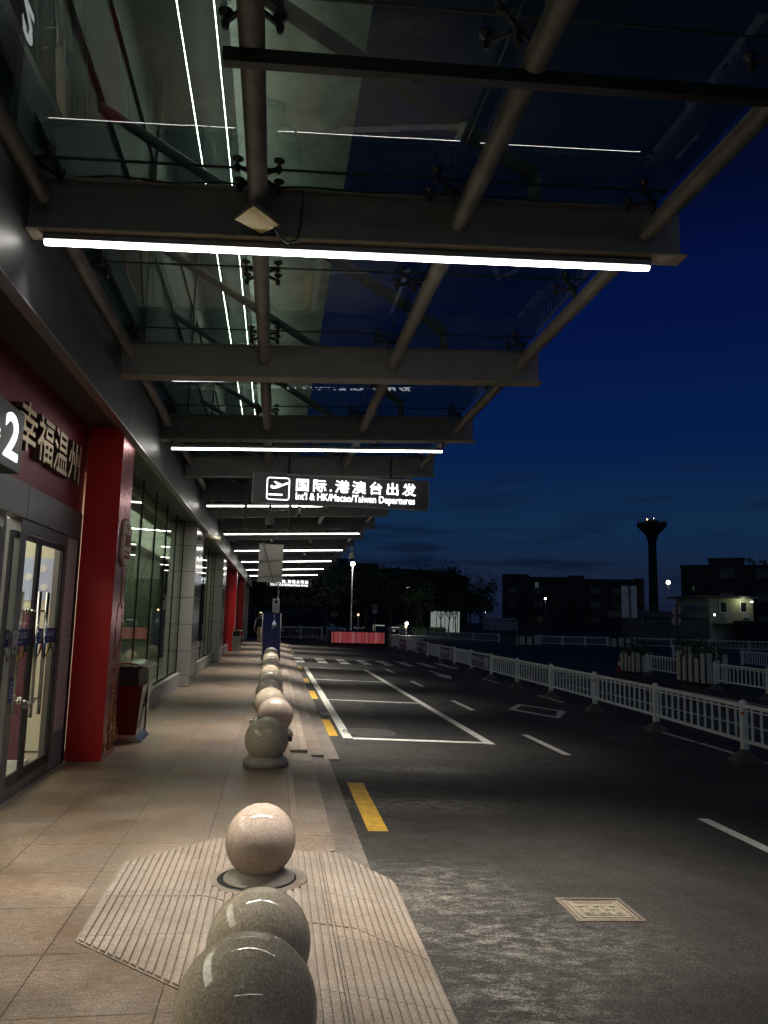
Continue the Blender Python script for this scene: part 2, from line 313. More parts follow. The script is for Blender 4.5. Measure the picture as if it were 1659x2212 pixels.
# ---------------------------------------------------------------- mesh helpers
class MB:
    def __init__(self): self.v = []; self.f = []; self.mi = []; self.sm = []; self.cur = 0; self.smooth = False

    def add(self, vs, fs):
        b = len(self.v); self.v += [tuple(p) for p in vs]
        for f in fs:
            self.f.append([b + i for i in f]); self.mi.append(self.cur); self.sm.append(self.smooth)
        return self

    def box(self, x0, x1, y0, y1, z0, z1):
        v = [(x, y, z) for x in (x0, x1) for y in (y0, y1) for z in (z0, z1)]
        return self.add(v, [(0, 1, 3, 2), (4, 6, 7, 5), (0, 4, 5, 1), (2, 3, 7, 6), (0, 2, 6, 4), (1, 5, 7, 3)])

    def hexa(self, lo, hi):
        """two quads of four points each, joined"""
        return self.add(list(lo) + list(hi), [(3, 2, 1, 0), (4, 5, 6, 7), (0, 1, 5, 4), (1, 2, 6, 5), (2, 3, 7, 6), (3, 0, 4, 7)])

    def bar(self, p, q, w, h=None, up=(0, 0, 1)):
        p = Vector(p); q = Vector(q); h = h or w; d = (q - p).normalized(); u = Vector(up)
        if abs(d.dot(u)) > .98: u = Vector((1, 0, 0))
        s = d.cross(u).normalized(); u = s.cross(d)
        a = [s * (w / 2) * i + u * (h / 2) * j for i, j in ((-1, -1), (1, -1), (1, 1), (-1, 1))]
        return self.hexa([p + k for k in a], [q + k for k in a])

    def cyl(self, p, q, r, r2=None, n=14, cap=True):
        p = Vector(p); q = Vector(q); r2 = r if r2 is None else r2; d = (q - p).normalized()
        u = Vector((0, 0, 1)) if abs(d.z) < .95 else Vector((1, 0, 0)); s = d.cross(u).normalized(); u = s.cross(d)
        vs = []
        for c, rr in ((p, r), (q, r2)):
            for i in range(n):
                a = 2 * math.pi * i / n; vs.append(c + s * rr * math.cos(a) + u * rr * math.sin(a))
        fs = [(i, (i + 1) % n, n + (i + 1) % n, n + i) for i in range(n)]
        o = self.smooth; self.smooth = True; self.add(vs, fs); self.smooth = False
        if cap: self.add(vs[:n], [tuple(range(n))[::-1]]); self.add(vs[n:], [tuple(range(n))])
        self.smooth = o; return self

    def lathe(self, prof, c=(0, 0, 0), n=32):
        """prof: (radius, z) from bottom to top"""
        vs = []
        for r, z in prof:
            for i in range(n):
                a = 2 * math.pi * i / n; vs.append((c[0] + r * math.cos(a), c[1] + r * math.sin(a), c[2] + z))
        fs = []
        for k in range(len(prof) - 1):
            for i in range(n):
                j = (i + 1) % n; fs.append((k * n + i, k * n + j, (k + 1) * n + j, (k + 1) * n + i))
        o = self.smooth; self.smooth = True; self.add(vs, fs); self.smooth = False
        self.add(vs[:n], [tuple(range(n))[::-1]]); self.add(vs[-n:], [tuple(range(n))]); self.smooth = o
        return self

    def sphere(self, c, r, n=24, sx_=1, sy_=1, sz_=1):
        vs = []; fs = []; m_ = n // 2
        for k in range(m_ + 1):
            t_ = math.pi * k / m_
            for i in range(n):
                a = 2 * math.pi * i / n
                vs.append((c[0] + r * sx_ * math.sin(t_) * math.cos(a), c[1] + r * sy_ * math.sin(t_) * math.sin(a), c[2] - r * sz_ * math.cos(t_)))
        for k in range(m_):
            for i in range(n):
                j = (i + 1) % n; fs.append((k * n + i, k * n + j, (k + 1) * n + j, (k + 1) * n + i))
        o = self.smooth; self.smooth = True; self.add(vs, fs); self.smooth = o; return self

    def path(self, pts, r, n=8):
        for a, b in zip(pts[:-1], pts[1:]): self.cyl(a, b, r, n=n)
        return self

    def prism(self, poly, ax, a, b):
        """poly of (u, v); ax is the extrusion axis: x -> (y,z), y -> (x,z), z -> (x,y)"""
        def P(u, v, w): return {'x': (w, u, v), 'y': (u, w, v), 'z': (u, v, w)}[ax]
        n = len(poly); vs = [P(u, v, a) for u, v in poly] + [P(u, v, b) for u, v in poly]
        fs = [tuple(range(n)), tuple(range(n, 2 * n))[::-1]] + [(i, n + i, n + (i + 1) % n, (i + 1) % n) for i in range(n)]
        return self.add(vs, fs)

    def build(self, name, m, parent=None, local=False, bevel=0, fix=True):
        me = bpy.data.meshes.new(name)
        o = bpy.data.objects.new(name, me)
        off = Vector((0, 0, 0))
        if parent and not local:
            q = parent
            while q: off += q.location; q = q.parent
        me.from_pydata([(x - off.x, y - off.y, z - off.z) for x, y, z in self.v], [], self.f)
        mats = m if isinstance(m, (list, tuple)) else [m]
        for k in mats: me.materials.append(M[k] if isinstance(k, str) else k)
        me.polygons.foreach_set('material_index', self.mi); me.polygons.foreach_set('use_smooth', self.sm)
        if fix:
            bm_ = bmesh.new(); bm_.from_mesh(me); bmesh.ops.remove_doubles(bm_, verts=bm_.verts, dist=1e-5)
            bmesh.ops.recalc_face_normals(bm_, faces=bm_.faces); bm_.to_mesh(me); bm_.free()
        me.update()
        COL.objects.link(o)
        if parent: o.parent = parent
        if bevel:
            bv = o.modifiers.new('bevel', 'BEVEL'); bv.width = bevel; bv.segments = 2; bv.limit_method = 'ANGLE'; bv.angle_limit = R(40)
        return o


def tag(o, label=None, cat=None, group=None, kind=None):
    if label: o['label'] = label
    if cat: o['category'] = cat
    if group: o['group'] = group
    if kind: o['kind'] = kind
    return o


def thing(name, label, cat, loc=(0, 0, 0), group=None, rz=0):
    o = bpy.data.objects.new(name, None); COL.objects.link(o); o.location = loc; o.rotation_euler = (0, 0, rz)
    o.empty_display_size = .1
    return tag(o, label, cat, group)


def copy_tree(o, parent=None):
    c = o.copy(); COL.objects.link(c)
    if parent: c.parent = parent
    for ch in list(o.children): copy_tree(ch, c)
    return c


def text_mesh(mb, body, place, w, h, depth=.004, bold=0.0, spacing=1.0, fat=0):
    """letters as solid mesh fitted to w x h; place(u, v, t) gives the point for u right, v up, t out of the face"""
    c = bpy.data.curves.new('txt', 'FONT'); c.body = body; c.extrude = .05; c.offset = bold; c.space_character = spacing; c.resolution_u = 3; c.align_x = 'LEFT'
    o = bpy.data.objects.new('txt', c); COL.objects.link(o); bpy.context.view_layer.update()
    dg = bpy.context.evaluated_depsgraph_get(); ev = o.evaluated_get(dg); me = ev.to_mesh()
    vs = [v.co.copy() for v in me.vertices]; fs = [tuple(p.vertices) for p in me.polygons]
    ev.to_mesh_clear(); bpy.data.objects.remove(o); bpy.data.curves.remove(c)
    cop = [(0, 0)] if not fat else [(-fat, 0), (fat, 0), (0, -fat), (0, fat)]
    x0 = min(v.x for v in vs); x1 = max(v.x for v in vs); y0 = min(v.y for v in vs); y1 = max(v.y for v in vs)
    sx_ = w / (x1 - x0); sy_ = h / (y1 - y0)
    for i, (du, dv) in enumerate(cop): mb.add([place((v.x - x0) * sx_ + du, (v.y - y0) * sy_ + dv, (v.z + .05) / .1 * depth + i * .0006) for v in vs], fs)


def struct(name, mb, m, **k):
    o = mb.build(name, m, **k); o['kind'] = 'structure'; return o


def rz_(x): return -.118 - .03 * max(0, min(x, 7.7) - .6)     # road height: it falls away from the kerb


# ---------------------------------------------------------------- ground, road, pavement
xs = [-400, -14, .25, .62, 1.5, 3, 5, 7.7, 20, 60, 400]; ys = [-30, -6, 3, 10, 30, 57, 100, 300, 900]
g = MB(); vs = [(x, y, rz_(x)) for y in ys for x in xs]; nx = len(xs)
g.add(vs, [(j * nx + i, j * nx + i + 1, (j + 1) * nx + i + 1, (j + 1) * nx + i) for j in range(len(ys) - 1) for i in range(nx - 1)])
struct('road', g, 'asphalt')
p = MB(); p.box(-2.15, .25, -6, 57, -.3, 0); struct('pavement', p, 'pave')
p = MB(); p.box(-2.6, -2.153, -6, 9.0, -.3, -.002); struct('pavement_border', p, 'strip')
k = MB()
k.box(.255, .46, 9.72, 24, -.3, .0)                       # slab widening beyond the second ball pair
struct('pavement_edge', k, 'ramp')
k = MB(); k.hexa([(.254, 5.595, -.3), (.50, 5.75, -.3), (.50, 9.715, -.3), (.254, 9.715, -.3)], [(.254, 5.595, -.03), (.50, 5.75, -.04), (.50, 9.715, -.04), (.254, 9.715, -.03)])
k.box(.465, .66, 9.72, 57, -.3, -.060); k.box(.255, .46, 24.02, 57, -.3, -.02)
struct('kerb', k, 'kerb')
k = MB(); k.hexa([(.503, 5.75, -.3), (.72, 5.50, -.3), (.72, 9.715, -.3), (.503, 9.715, -.3)], [(.503, 5.75, -.075), (.72, 5.50, -.092), (.72, 9.715, -.10), (.503, 9.715, -.075)]); k.box(.663, .86, 9.72, 57, -.3, -.113)
k.box(.255, .46, -6, 3.0, -.3, -.03); k.box(.463, .86, -6, 3.0, -.3, -.1)
struct('gutter', k, 'gutter')


# ribbed ramp: flat wing on the pavement, sloping wing down to the road
def ramp_z(x): return .006 if x < .2 else .006 - (x - .2) * .192


def yrange(x):
    """front (near) and back (far) edge of the ramp outline at x"""
    def lerp(pts):
        for (a, b), (c, d) in zip(pts[:-1], pts[1:]):
            if a <= x <= c: return b + (d - b) * (x - a) / (c - a)
        return None
    far = lerp([(-.90, 5.40), (-.325, 5.92), (.24, 5.58), (.50, 5.74), (.86, 5.30)])
    near = lerp([(-.90, 4.18), (-.364, 3.66), (.16, 3.18), (.86, 2.95)])
    return near, far


rm = MB(); xsr = [-.90 + .02 * i for i in range(89)]
xsr = [x for x in xsr if x <= .861]
for a, b in zip(xsr[:-1], xsr[1:]):
    (n0, f0), (n1, f1) = yrange(a + 1e-6), yrange(b - 1e-6)
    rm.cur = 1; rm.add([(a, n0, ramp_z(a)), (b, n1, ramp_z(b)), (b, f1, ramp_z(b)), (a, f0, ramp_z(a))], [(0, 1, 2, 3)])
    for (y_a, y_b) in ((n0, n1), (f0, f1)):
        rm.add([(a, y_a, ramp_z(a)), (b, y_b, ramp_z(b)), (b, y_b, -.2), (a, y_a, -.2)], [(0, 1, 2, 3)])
x = -.885; rm.cur = 0
while x < .84:
    a, b = x, x + .031
    (n0, f0), (n1, f1) = yrange(a), yrange(b)
    for s0, s1 in ((0, .48), (.484, 1.0)):
        sl = lambda n_, f_, s: n_ + .012 + (f_ - n_ - .024) * s
        lo = [(a, sl(n0, f0, s0), ramp_z(a)), (b, sl(n1, f1, s0), ramp_z(b)), (b, sl(n1, f1, s1), ramp_z(b)), (a, sl(n0, f0, s1), ramp_z(a))]
        e_ = .002
        hi = [(a + e_, lo[0][1] + e_, ramp_z(a) + .010), (b - e_, lo[1][1] + e_, ramp_z(b) + .010), (b - e_, lo[2][1] - e_, ramp_z(b) + .010), (a + e_, lo[3][1] - e_, ramp_z(a) + .010)]
        rm.hexa(lo, hi)
    x += .0425
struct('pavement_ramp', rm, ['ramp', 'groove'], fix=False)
k = MB(); k.hexa([(.30, 3.07, -.005), (.335, 3.05, -.005), (.70, 3.28, -.085), (.66, 3.30, -.085)], [(.30, 3.07, .0205), (.335, 3.05, .0190), (.70, 3.28, -.076), (.66, 3.30, -.070)])
struct('ramp_crack', k, 'joint')


def mark(name, polys, m='white', lift=.004):
    mb = MB()
    for q in polys:
        q2 = [(x_, y_, rz_(x_) + lift) for x_, y_ in q]
        mb.add(q2, [tuple(range(len(q2)))])
    return struct(name, mb, m, fix=False)


def quad(x0, x1, y0, y1): return [(x0, y0), (x1, y0), (x1, y1), (x0, y1)]


mark('parking_bay_lines', [quad(1.06, 1.20, 11.52, 27.8), quad(3.18, 3.32, 11.40, 27.7), quad(1.20, 3.18, 11.45, 11.60), quad(1.20, 3.18, 16.82, 16.95), quad(1.20, 3.18, 22.28, 22.42), quad(1.20, 3.18, 27.6, 27.75)])
mark('crosswalk_stripes', [quad(.87 + .9 * i, 1.24 + .9 * i, 30.6 + .1 * i, 34.0 + .1 * i) for i in range(8)])
mark('lane_dashes', [quad(4.08, 4.20, a, a + 1.9) for a in (.0, 5.3, 10.65, 15.9, 21.35, 26.7)])
mark('edge_dashes', [quad(6.98, 7.10, a, a + 1.8) for a in (8.2, 13.6 - 1.2, 18.4, 24.0)] + [quad(7.0, 7.13, 10.2, 12.3)])
mark('yellow_kerb_dashes', [quad(.83, 1.0, a, a + ln) for a, ln in ((.9, 1.9), (6.55, 1.88), (11.7, 1.85), (16.9, 1.9), (21.0, 1.5), (26.2, 1.8), (31.0, 1.5), (37.5, 2.0), (43, 2), (49, 2))], 'yellow')
mark('diamond_marking', [[(5.02, 16.35), (5.66, 15.0), (5.72, 15.35), (5.22, 16.4)], [(5.66, 15.0), (6.36, 16.42), (6.16, 16.42), (5.72, 15.35)],
                         [(6.36, 16.42), (5.67, 17.65), (5.63, 17.3), (6.16, 16.42)], [(5.67, 17.65), (5.02, 16.35), (5.22, 16.4), (5.63, 17.3)]])
mark('turn_arrow', [[(5.72, 28.8), (5.90, 28.75), (5.95, 26.6), (5.78, 26.6)], [(5.45, 26.65), (5.78, 26.6), (5.95, 26.6), (6.08, 26.4), (5.75, 24.85)]])
mark('far_lane_lines', [quad(9.3, 9.45, 8, 24), quad(12.2, 12.32, 14, 40), quad(10.0, 12.0, 26.6, 27.0), quad(10.0, 12.0, 28, 28.3), quad(10.2, 12.2, 30, 30.3), quad(10.3, 12.3, 32, 32.3)])
mb = MB()
q = [(x_, y_, rz_(x_) + .003) for x_, y_ in quad(1.85, 4.0, 7.3, 8.3)]
# patched strips of newer asphalt inside the bays
mb.add([(x_, y_, rz_(x_) + .003) for x_, y_ in quad(1.9, 3.1, 12.1, 16.5)], [(0, 1, 2, 3)])
struct('asphalt_patch', mb, mat('newer asphalt', (.020, .020, .020), .8, 0, .3, 30, .4, 120), fix=False)

# drain covers
t = thing('drain_cover', 'square cast drain cover with raised pattern, on the asphalt beside the ribbed ramp', 'drain cover', (2.08, 4.85, rz_(2.08)))
sl = Matrix.Rotation(math.atan(.03), 3, 'Y')


def slab(mb, x0, x1, y0, y1, z0, z1):
    f = lambda x_, y_, z_: (x_, y_, rz_(x_) + z_)
    mb.hexa([f(x0, y0, z0), f(x1, y0, z0), f(x1, y1, z0), f(x0, y1, z0)], [f(x0, y0, z1), f(x1, y0, z1), f(x1, y1, z1), f(x0, y1, z1)])


m_iron = mat('worn cast cover', (.34, .29, .21), .55, .1, .25, 20, .2, 80)
mb = MB()
for a in ((1.86, 2.30, 4.655, 4.68), (1.86, 2.30, 5.02, 5.045), (1.86, 1.885, 4.68, 5.02), (2.275, 2.30, 4.68, 5.02)): slab(mb, *a, -.01, .006)
mb.build('frame', 'kerb', t)
mb = MB(); slab(mb, 1.893, 2.267, 4.69, 5.01, -.01, .004)
for a in ((1.91, 2.25, 4.705, 4.714), (1.91, 2.25, 4.986, 4.995), (1.91, 1.919, 4.72, 4.98), (2.241, 2.25, 4.72, 4.98), (1.95, 2.21, 4.745, 4.752), (1.95, 2.21, 4.948, 4.955)): slab(mb, *a, .004, .009)
for i in range(5):
    for j in range(3):
        if (i + j) % 2 == 0: slab(mb, 1.955 + .052 * i, 1.99 + .052 * i, 4.775 + .055 * j, 4.783 + .055 * j, .004, .009)
        else: slab(mb, 1.955 + .052 * i, 1.963 + .052 * i, 4.765 + .055 * j, 4.80 + .055 * j, .004, .009)
mb.build('cover', m_iron, t)
for nm, cx_, cy_, lab in (('manhole_cover', 5.88, 12.45, 'round iron manhole cover on the dark lane near the white railing'), ('manhole_cover', 1.52, 12.2, 'round manhole cover inside the nearest marked parking bay')):
    t = thing(nm, lab, 'manhole', (cx_, cy_, rz_(cx_)))
    for pn, r0, r1, h_, mm in (('ring', .36, .42, .004, 'cement'), ('lid', 0, .345, .006, 'kerb')):
        mb = MB(); n_ = 28
        o_ = [(cx_ + r1 * math.cos(6.2832 * i / n_), cy_ + r1 * math.sin(6.2832 * i / n_)) for i in range(n_)]
        i_ = [(cx_ + r0 * math.cos(6.2832 * i / n_), cy_ + r0 * math.sin(6.2832 * i / n_)) for i in range(n_)]
        if r0: mb.add([(a, b, rz_(a) + h_) for a, b in o_ + i_], [(i, (i + 1) % n_, n_ + (i + 1) % n_, n_ + i) for i in range(n_)])
        else: mb.add([(a, b, rz_(a) + h_) for a, b in o_], [tuple(range(n_))])
        mb.build(pn, mat('manhole ' + pn, (.12, .112, .10) if pn == 'ring' else (.075, .07, .065), .7, .2, .3, 20), t, fix=False)
t = thing('kerb_grate', 'small pale rectangular gully grate set beside the kerb near the parking bay', 'drain grate', (.9, 14.4, rz_(.9)))
mb = MB(); slab(mb, .89, 1.05, 14.15, 14.65, -.01, .006); slab(mb, .93, 1.01, 14.2, 14.6, .006, .010); mb.build('plate', 'cement', t)

# ---------------------------------------------------------------- granite ball bollards
balls = [(2.83, -.041, .240, 'grey', .28, 'olive grey polished granite ball nearest the camera, cut by the bottom edge'),
         (3.42, -.009, .214, 'grey', .262, 'olive grey granite ball on the ribbed ramp, just behind the nearest ball'),
         (5.02, -.029, .214, 'pink', .238, 'pale pink granite ball sunk in a dark ring at the top of the ribbed ramp'),
         (8.74, -.032, .238, 'grey', .275, 'grey granite ball on a stepped round plinth, standing alone before the pavement widens'),
         (10.85, .062, .240, 'pink', .275, 'pale pink granite ball pushed towards the road, right behind the grey one on a plinth'),
         (12.3, -.024, .240, 'cream', .275, 'cream granite ball behind the pale ball that is pushed towards the road'),
         (14.0, -.046, .240, 'grey', .275, 'dark grey granite ball, the nearer of the two adjoining grey ones mid row'),
         (15.9, -.034, .238, 'grey', .275, 'dark grey granite ball, the farther of the two adjoining grey ones mid row'),
         (18.2, -.054, .238, 'cream', .275, 'cream granite ball right behind the two adjoining grey balls'),
         (20.0, -.053, .238, 'grey', .275, 'grey granite ball squeezed between cream balls, far along the row'),
         (22.2, -.068, .245, 'cream', .275, 'cream granite ball, nearer of the last two cream ones'),
         (24.2, -.07, .25, 'cream', .275, 'cream granite ball, farther of the last two cream ones'),
         (26.3, -.075, .25, 'grey', .275, 'grey granite ball, second from the blue hoarding'),
         (28.0, -.077, .25, 'grey', .275, 'grey granite ball right in front of the blue hoarding')]
for i, (y_, x_, r_, m_, z_, lab) in enumerate(balls):
    t = thing('stone_ball', lab, 'bollard', (x_, y_, 0), 'granite ball bollards along the kerb')
    mb = MB(); mb.sphere((x_, y_, z_), r_, 72 if i < 5 else 40); mb.build('ball', m_, t)
    mb = MB()
    if i == 2:
        mb.lathe([(.215, .015), (.215, .026), (.195, .032), (.19, .042), (.165, .052), (.15, .07), (.10, .085)], (x_, y_, 0), 48)
    else:
        mb.lathe([(.246, -.01), (.248, .05), (.243, .062), (.222, .066), (.218, .082), (.20, .088), (.196, .10), (.165, .104), (.13, .12)], (x_, y_, 0), 48)
    mb.build('plinth', 'base', t)
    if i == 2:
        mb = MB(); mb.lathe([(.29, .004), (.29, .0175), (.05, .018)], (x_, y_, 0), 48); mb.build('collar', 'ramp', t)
        mb = MB(); mb.lathe([(.24, .0185), (.225, .0195), (.05, .0196)], (x_ - .012, y_ - .004, 0), 48); mb.build('gap_shade', 'joint', t)  # flat black ring painted as the shade in the sunken hole
    if i == 3:
        mb = MB(); mb.box(x_ + r_ - .012, x_ + r_ + .035, y_ - .03, y_ + .03, z_ - .02, z_ + .03); mb.build('reflector', 'dark', t)
    if i == 5:
        mb = MB(); mb.box(x_ - r_ - .05, x_ - r_ + .06, y_ - .25, y_ - .19, .0, .05); mb.build('clip', 'base', t)

# ---------------------------------------------------------------- terminal building
B = thing('terminal_building', 'terminal front with red and grey columns, wine red wall, glass doors and tall windows', 'building', (-2.2, 9, 0))
mb = MB(); mb.box(-2.30, -2.20, -6, 8.97, 2.69, 3.73); mb.build('red_wall', 'wine', B)
mb = MB(); mb.box(-2.30, -2.17, 7.0, 8.87, 2.39, 2.685); mb.box(-2.30, -2.17, -6, 6.99, 2.39, 2.685); mb.build('lintel', 'alu_grey', B, bevel=.004)
mb = MB(); mb.box(-2.9, -1.80, -6, 57, 3.705, 3.80); mb.build('soffit', 'soffit', B)
mb = MB()
yy = -6
while yy < 57: mb.box(-1.80, -1.765, yy + .004, min(yy + 3.0, 57) - .004, 3.66, 4.62); yy += 3.0
mb.build('fascia', 'fascia', B)
mb = MB(); mb.box(-1.83, -1.735, -6, 57, 3.64, 3.658); mb.build('fascia_lip', 'alum', B)
# upper storey, roof overhang and its strip lamps, seen through the canopy glass
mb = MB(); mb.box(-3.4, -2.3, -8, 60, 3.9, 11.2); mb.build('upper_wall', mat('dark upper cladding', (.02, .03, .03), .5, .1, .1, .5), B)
mb = MB()
for zz, hh in ((5.9, .5), (7.6, .35), (8.9, .6)): mb.box(-2.298, -2.25, -8, 60, zz, zz + hh)
for yy in range(-6, 60, 6): mb.box(-2.246, -2.2, yy, yy + .35, 4.7, 10.3)
mb.build('upper_band', mat('grey upper band', (.045, .052, .05), .5), B)
mb = MB(); mb.box(-1.05, 1.02, -8, 60, 10.3, 10.6); mb.build('roof_edge', 'roofpanel', B)
mb = MB(); mb.box(-2.3, -1.052, -8, 60, 10.29, 10.59); mb.build('roof_strip', 'roofdark', B)
for xx in (-1.63, -1.14):
    mb = MB(); mb.box(xx - .0035, xx + .0035, -4, 34, 9.60, 9.607)
    lo = mb.build('roof_lamp', 'lampfar', B)
    mb = MB()
    for yy in range(-3, 34, 4): mb.cyl((xx, yy, 9.607), (xx, yy, 10.29), .006, n=6)
    mb.build('hanger', 'dark', lo)


def column_red(y0, nm='red_column'):
    mb = MB(); mb.box(-2.60 if y0 > 20 else -2.185, -1.80, y0, y0 + .68, 0.004, 3.704)
    mb.mi = [0, 1, 0, 0, 0, 0]
    return mb.build(nm, ['red', 'redface'], B, bevel=.004, fix=False)


def column_tile(y0, L=1.54):
    c_ = MB(); c_.box(-2.38, -1.86, y0 + .02, y0 + L - .02, 0, 3.704); o = c_.build('tile_column', 'joint', B)
    zs = [0.002, .25, .785, 1.38, 1.98, 2.57, 3.165, 3.703]
    for a, b in zip(zs[:-1], zs[1:]):
        mb = MB(); mb.box(-2.185, -1.845, y0, y0 + L, a + .008, b - .004)
        mb.mi = [0, 1, 0, 0, 0, 0]
        mb.build('tile', ['tile', 'tileface'], o, bevel=.003, fix=False)
        mb = MB(); mb.box(-2.42, -2.215, y0 + .004, y0 + .1, a + .008, b - .004); mb.build('tile', 'tile', o)
    return o


col1 = column_red(8.97)
column_tile(18.0); column_tile(27.4); column_red(36.0); column_red(45.0); column_tile(54.0, 1.0)
# dark gap and pale panel between the door and the red column
mb = MB(); mb.box(-2.30, -2.19, 8.872, 8.968, 0, 2.69); mb.build('shadow_gap', 'joint', B)
mb = MB(); mb.box(-2.30, -2.195, 8.46, 8.868, .36, 1.33); mb.box(-2.30, -2.195, 8.46, 8.868, 1.336, 2.386); mb.build('pale_panel', 'creamwall', B, bevel=.003)
mb = MB(); mb.box(-2.30, -2.193, 8.46, 8.868, .004, .354); mb.build('skirting', 'cement', B)
# door frames
mb = MB(); mb.box(-2.34, -2.185, 6.93, 7.09, 0.003, 2.386); mb.build('door_jamb', 'alu_grey', B, bevel=.004)
mb = MB(); mb.box(-2.34, -2.185, 6.50, 6.56, 0.003, 2.386); mb.build('door_jamb', 'alu_grey', B, bevel=.004)
mb = MB(); mb.box(-2.30, -2.188, 7.09, 8.456, 2.28, 2.386); mb.box(-2.30, -2.19, 8.385, 8.456, .1, 2.278); mb.box(-2.30, -2.192, 7.09, 8.385, .003, .098)
mb.build('door_frame', 'alu_grey', B, bevel=.003)


def sign_u(y0, z0, x0):                                  # text on a face that looks towards the road
    return lambda u, v, t_: (x0 + t_, y0 + u, z0 + v)


def door(y0, y1, hy, side, stick=True):
    d_ = MB(); X0, X1 = -2.232, -2.202
    d_.box(X0, X1, y0, y0 + .045, .105, 2.27); d_.box(X0, X1, y1 - .045, y1, .105, 2.27)
    d_.box(X0, X1, y0 + .045, y1 - .045, .105, .19); d_.box(X0, X1, y0 + .045, y1 - .045, 2.22, 2.27)
    o = d_.build('glass_door', 'screen', B, bevel=.002)
    mb = MB(); mb.box(-2.219, -2.213, y0 + .045, y1 - .045, .19, 2.22); mb.build('pane', 'door', o)
    for X, s in ((-2.12, 1), (-2.35, -1)):
        mb = MB(); mb.cyl((X, hy, .66), (X, hy, 1.775), .018, n=16)
        for zz in (.80, 1.60): mb.cyl((X, hy, zz), (-2.215, hy, zz), .012, n=12); mb.cyl((-2.212 if s > 0 else -2.22, hy, zz), (-2.198 if s > 0 else -2.236, hy, zz), .024, n=14)
        mb.build('handle', 'steelpol', o)
    if stick:
        mb = MB(); mb.box(-2.2125, -2.2115, y0 + .047, y1 - .047, 1.29, 1.435); mb.build('blue_sticker', 'blue', o)
        mb = MB()
        text_mesh(mb, '此门仅作紧急出口', sign_u(y0 + .09, 1.352, -2.2113), y1 - y0 - .22, .062, .001)
        text_mesh(mb, 'Emergency Exit Only', sign_u(y0 + .20, 1.312, -2.2113), y1 - y0 - .45, .026, .001)
        mb.build('lettering', 'letterw', o)
        mb = MB()
        n_ = 26; cols = ('purple', 'signred', 'yellow', 'leaf2')
        for ci in range(4):
            mb = MB(); L = (y1 - y0 - .1) / 4; a0 = y0 + .05 + L * ci
            for i in range(6):
                u0, u1 = a0 + L * i / 6, a0 + L * (i + 1) / 6
                w_ = lambda u: 1.215 + .035 * math.sin((u - y0) * 22); v_ = lambda u: 1.215 + .075 * math.sin((u - y0) * 22 + .7) + .02
                mb.hexa([(-2.2125, u0, min(w_(u0), v_(u0)) - .012), (-2.2125, u1, min(w_(u1), v_(u1)) - .012), (-2.2125, u1, max(w_(u1), v_(u1))), (-2.2125, u0, max(w_(u0), v_(u0)))],
                        [(-2.2115, u0, min(w_(u0), v_(u0)) - .012), (-2.2115, u1, min(w_(u1), v_(u1)) - .012), (-2.2115, u1, max(w_(u1), v_(u1))), (-2.2115, u0, max(w_(u0), v_(u0)))])
            mb.build('wave_sticker', cols[ci], o, fix=False)
    return o


door(6.78, 7.56, 7.385, 1); door(7.565, 8.38, 7.635, 1)
door(5.0, 5.72, 5.6, 1); door(5.725, 6.48, 5.85, 1, False)
for dn, y0, z0, z1, lw in (('notice_sticker', 7.0, .83, 1.03, 5),):
    pass
mb = MB(); mb.box(-2.184, -2.182, 6.955, 7.075, 1.235, 1.425); nt = mb.build('notice', 'plastic', B)
mb = MB(); text_mesh(mb, '?', sign_u(6.99, 1.345, -2.1818), .04, .065, .001); mb.cyl((-2.1818, 7.01, 1.275), (-2.1808, 7.01, 1.275), .022, n=16); mb.box(-2.1818, -2.1808, 6.998, 7.008, 1.28, 1.315)
mb.build('pictogram', 'navy', nt)
mb = MB(); mb.box(-2.184, -2.182, 6.965, 7.07, .83, 1.03); nt = mb.build('notice', 'blue', B)
mb = MB()
for i in range(7): mb.box(-2.1818, -2.1808, 6.98, 7.055 - (.02 if i % 3 == 1 else 0), .99 - i * .021, .997 - i * .021)
mb.build('lettering', 'letterw', nt)
# bicycle lock on the door pull
t = thing('u_lock', 'steel bar lock hooked round the lower door pull', 'lock', (-2.1, 7.25, .8))
mb = MB(); mb.path([(-2.10, 7.40, .80), (-2.08, 7.30, .805), (-2.09, 7.2, .79), (-2.10, 7.12, .77)], .012); mb.box(-2.115, -2.075, 7.10, 7.22, .765, .80); mb.build('shackle', 'steelpol', t)

# window strips with granite ledge
for y0, y1 in ((9.66, 17.98), (19.56, 27.38), (28.96, 35.98), (36.7, 44.98), (45.7, 53.98)):
    mb = MB()
    mb.hexa([(-2.3, y0, 0), (-2.05, y0, 0), (-2.05, y1, 0), (-2.3, y1, 0)], [(-2.3, y0, .325), (-2.052, y0, .305), (-2.052, y1, .305), (-2.3, y1, .325)])
    mb.build('window_ledge', 'tile', B, bevel=.003)
    w_ = MB(); n_ = max(2, round((y1 - y0) / 1.36)); L = (y1 - y0) / n_
    for i in range(n_ + 1): yy = min(max(y0 + L * i, y0 + .014), y1 - .014); w_.box(-2.155, -2.132, yy - .013, yy + .013, .326, 3.70)
    w_.box(-2.155, -2.134, y0, y1, .318, .35)
    wo_ = w_.build('window', 'joint', B)
    for i in range(n_):
        mb = MB(); a = random.uniform(-.0012, .0012)
        mb.hexa([(-2.150 + a, y0 + L * i + .013, .35), (-2.144 + a, y0 + L * i + .013, .35), (-2.144 - a, y0 + L * (i + 1) - .013, .35), (-2.150 - a, y0 + L * (i + 1) - .013, .35)],
                [(-2.150 + a, y0 + L * i + .013, 3.70), (-2.144 + a, y0 + L * i + .013, 3.70), (-2.144 - a, y0 + L * (i + 1) - .013, 3.70), (-2.150 - a, y0 + L * (i + 1) - .013, 3.70)])
        mb.build('pane', 'window', wo_)
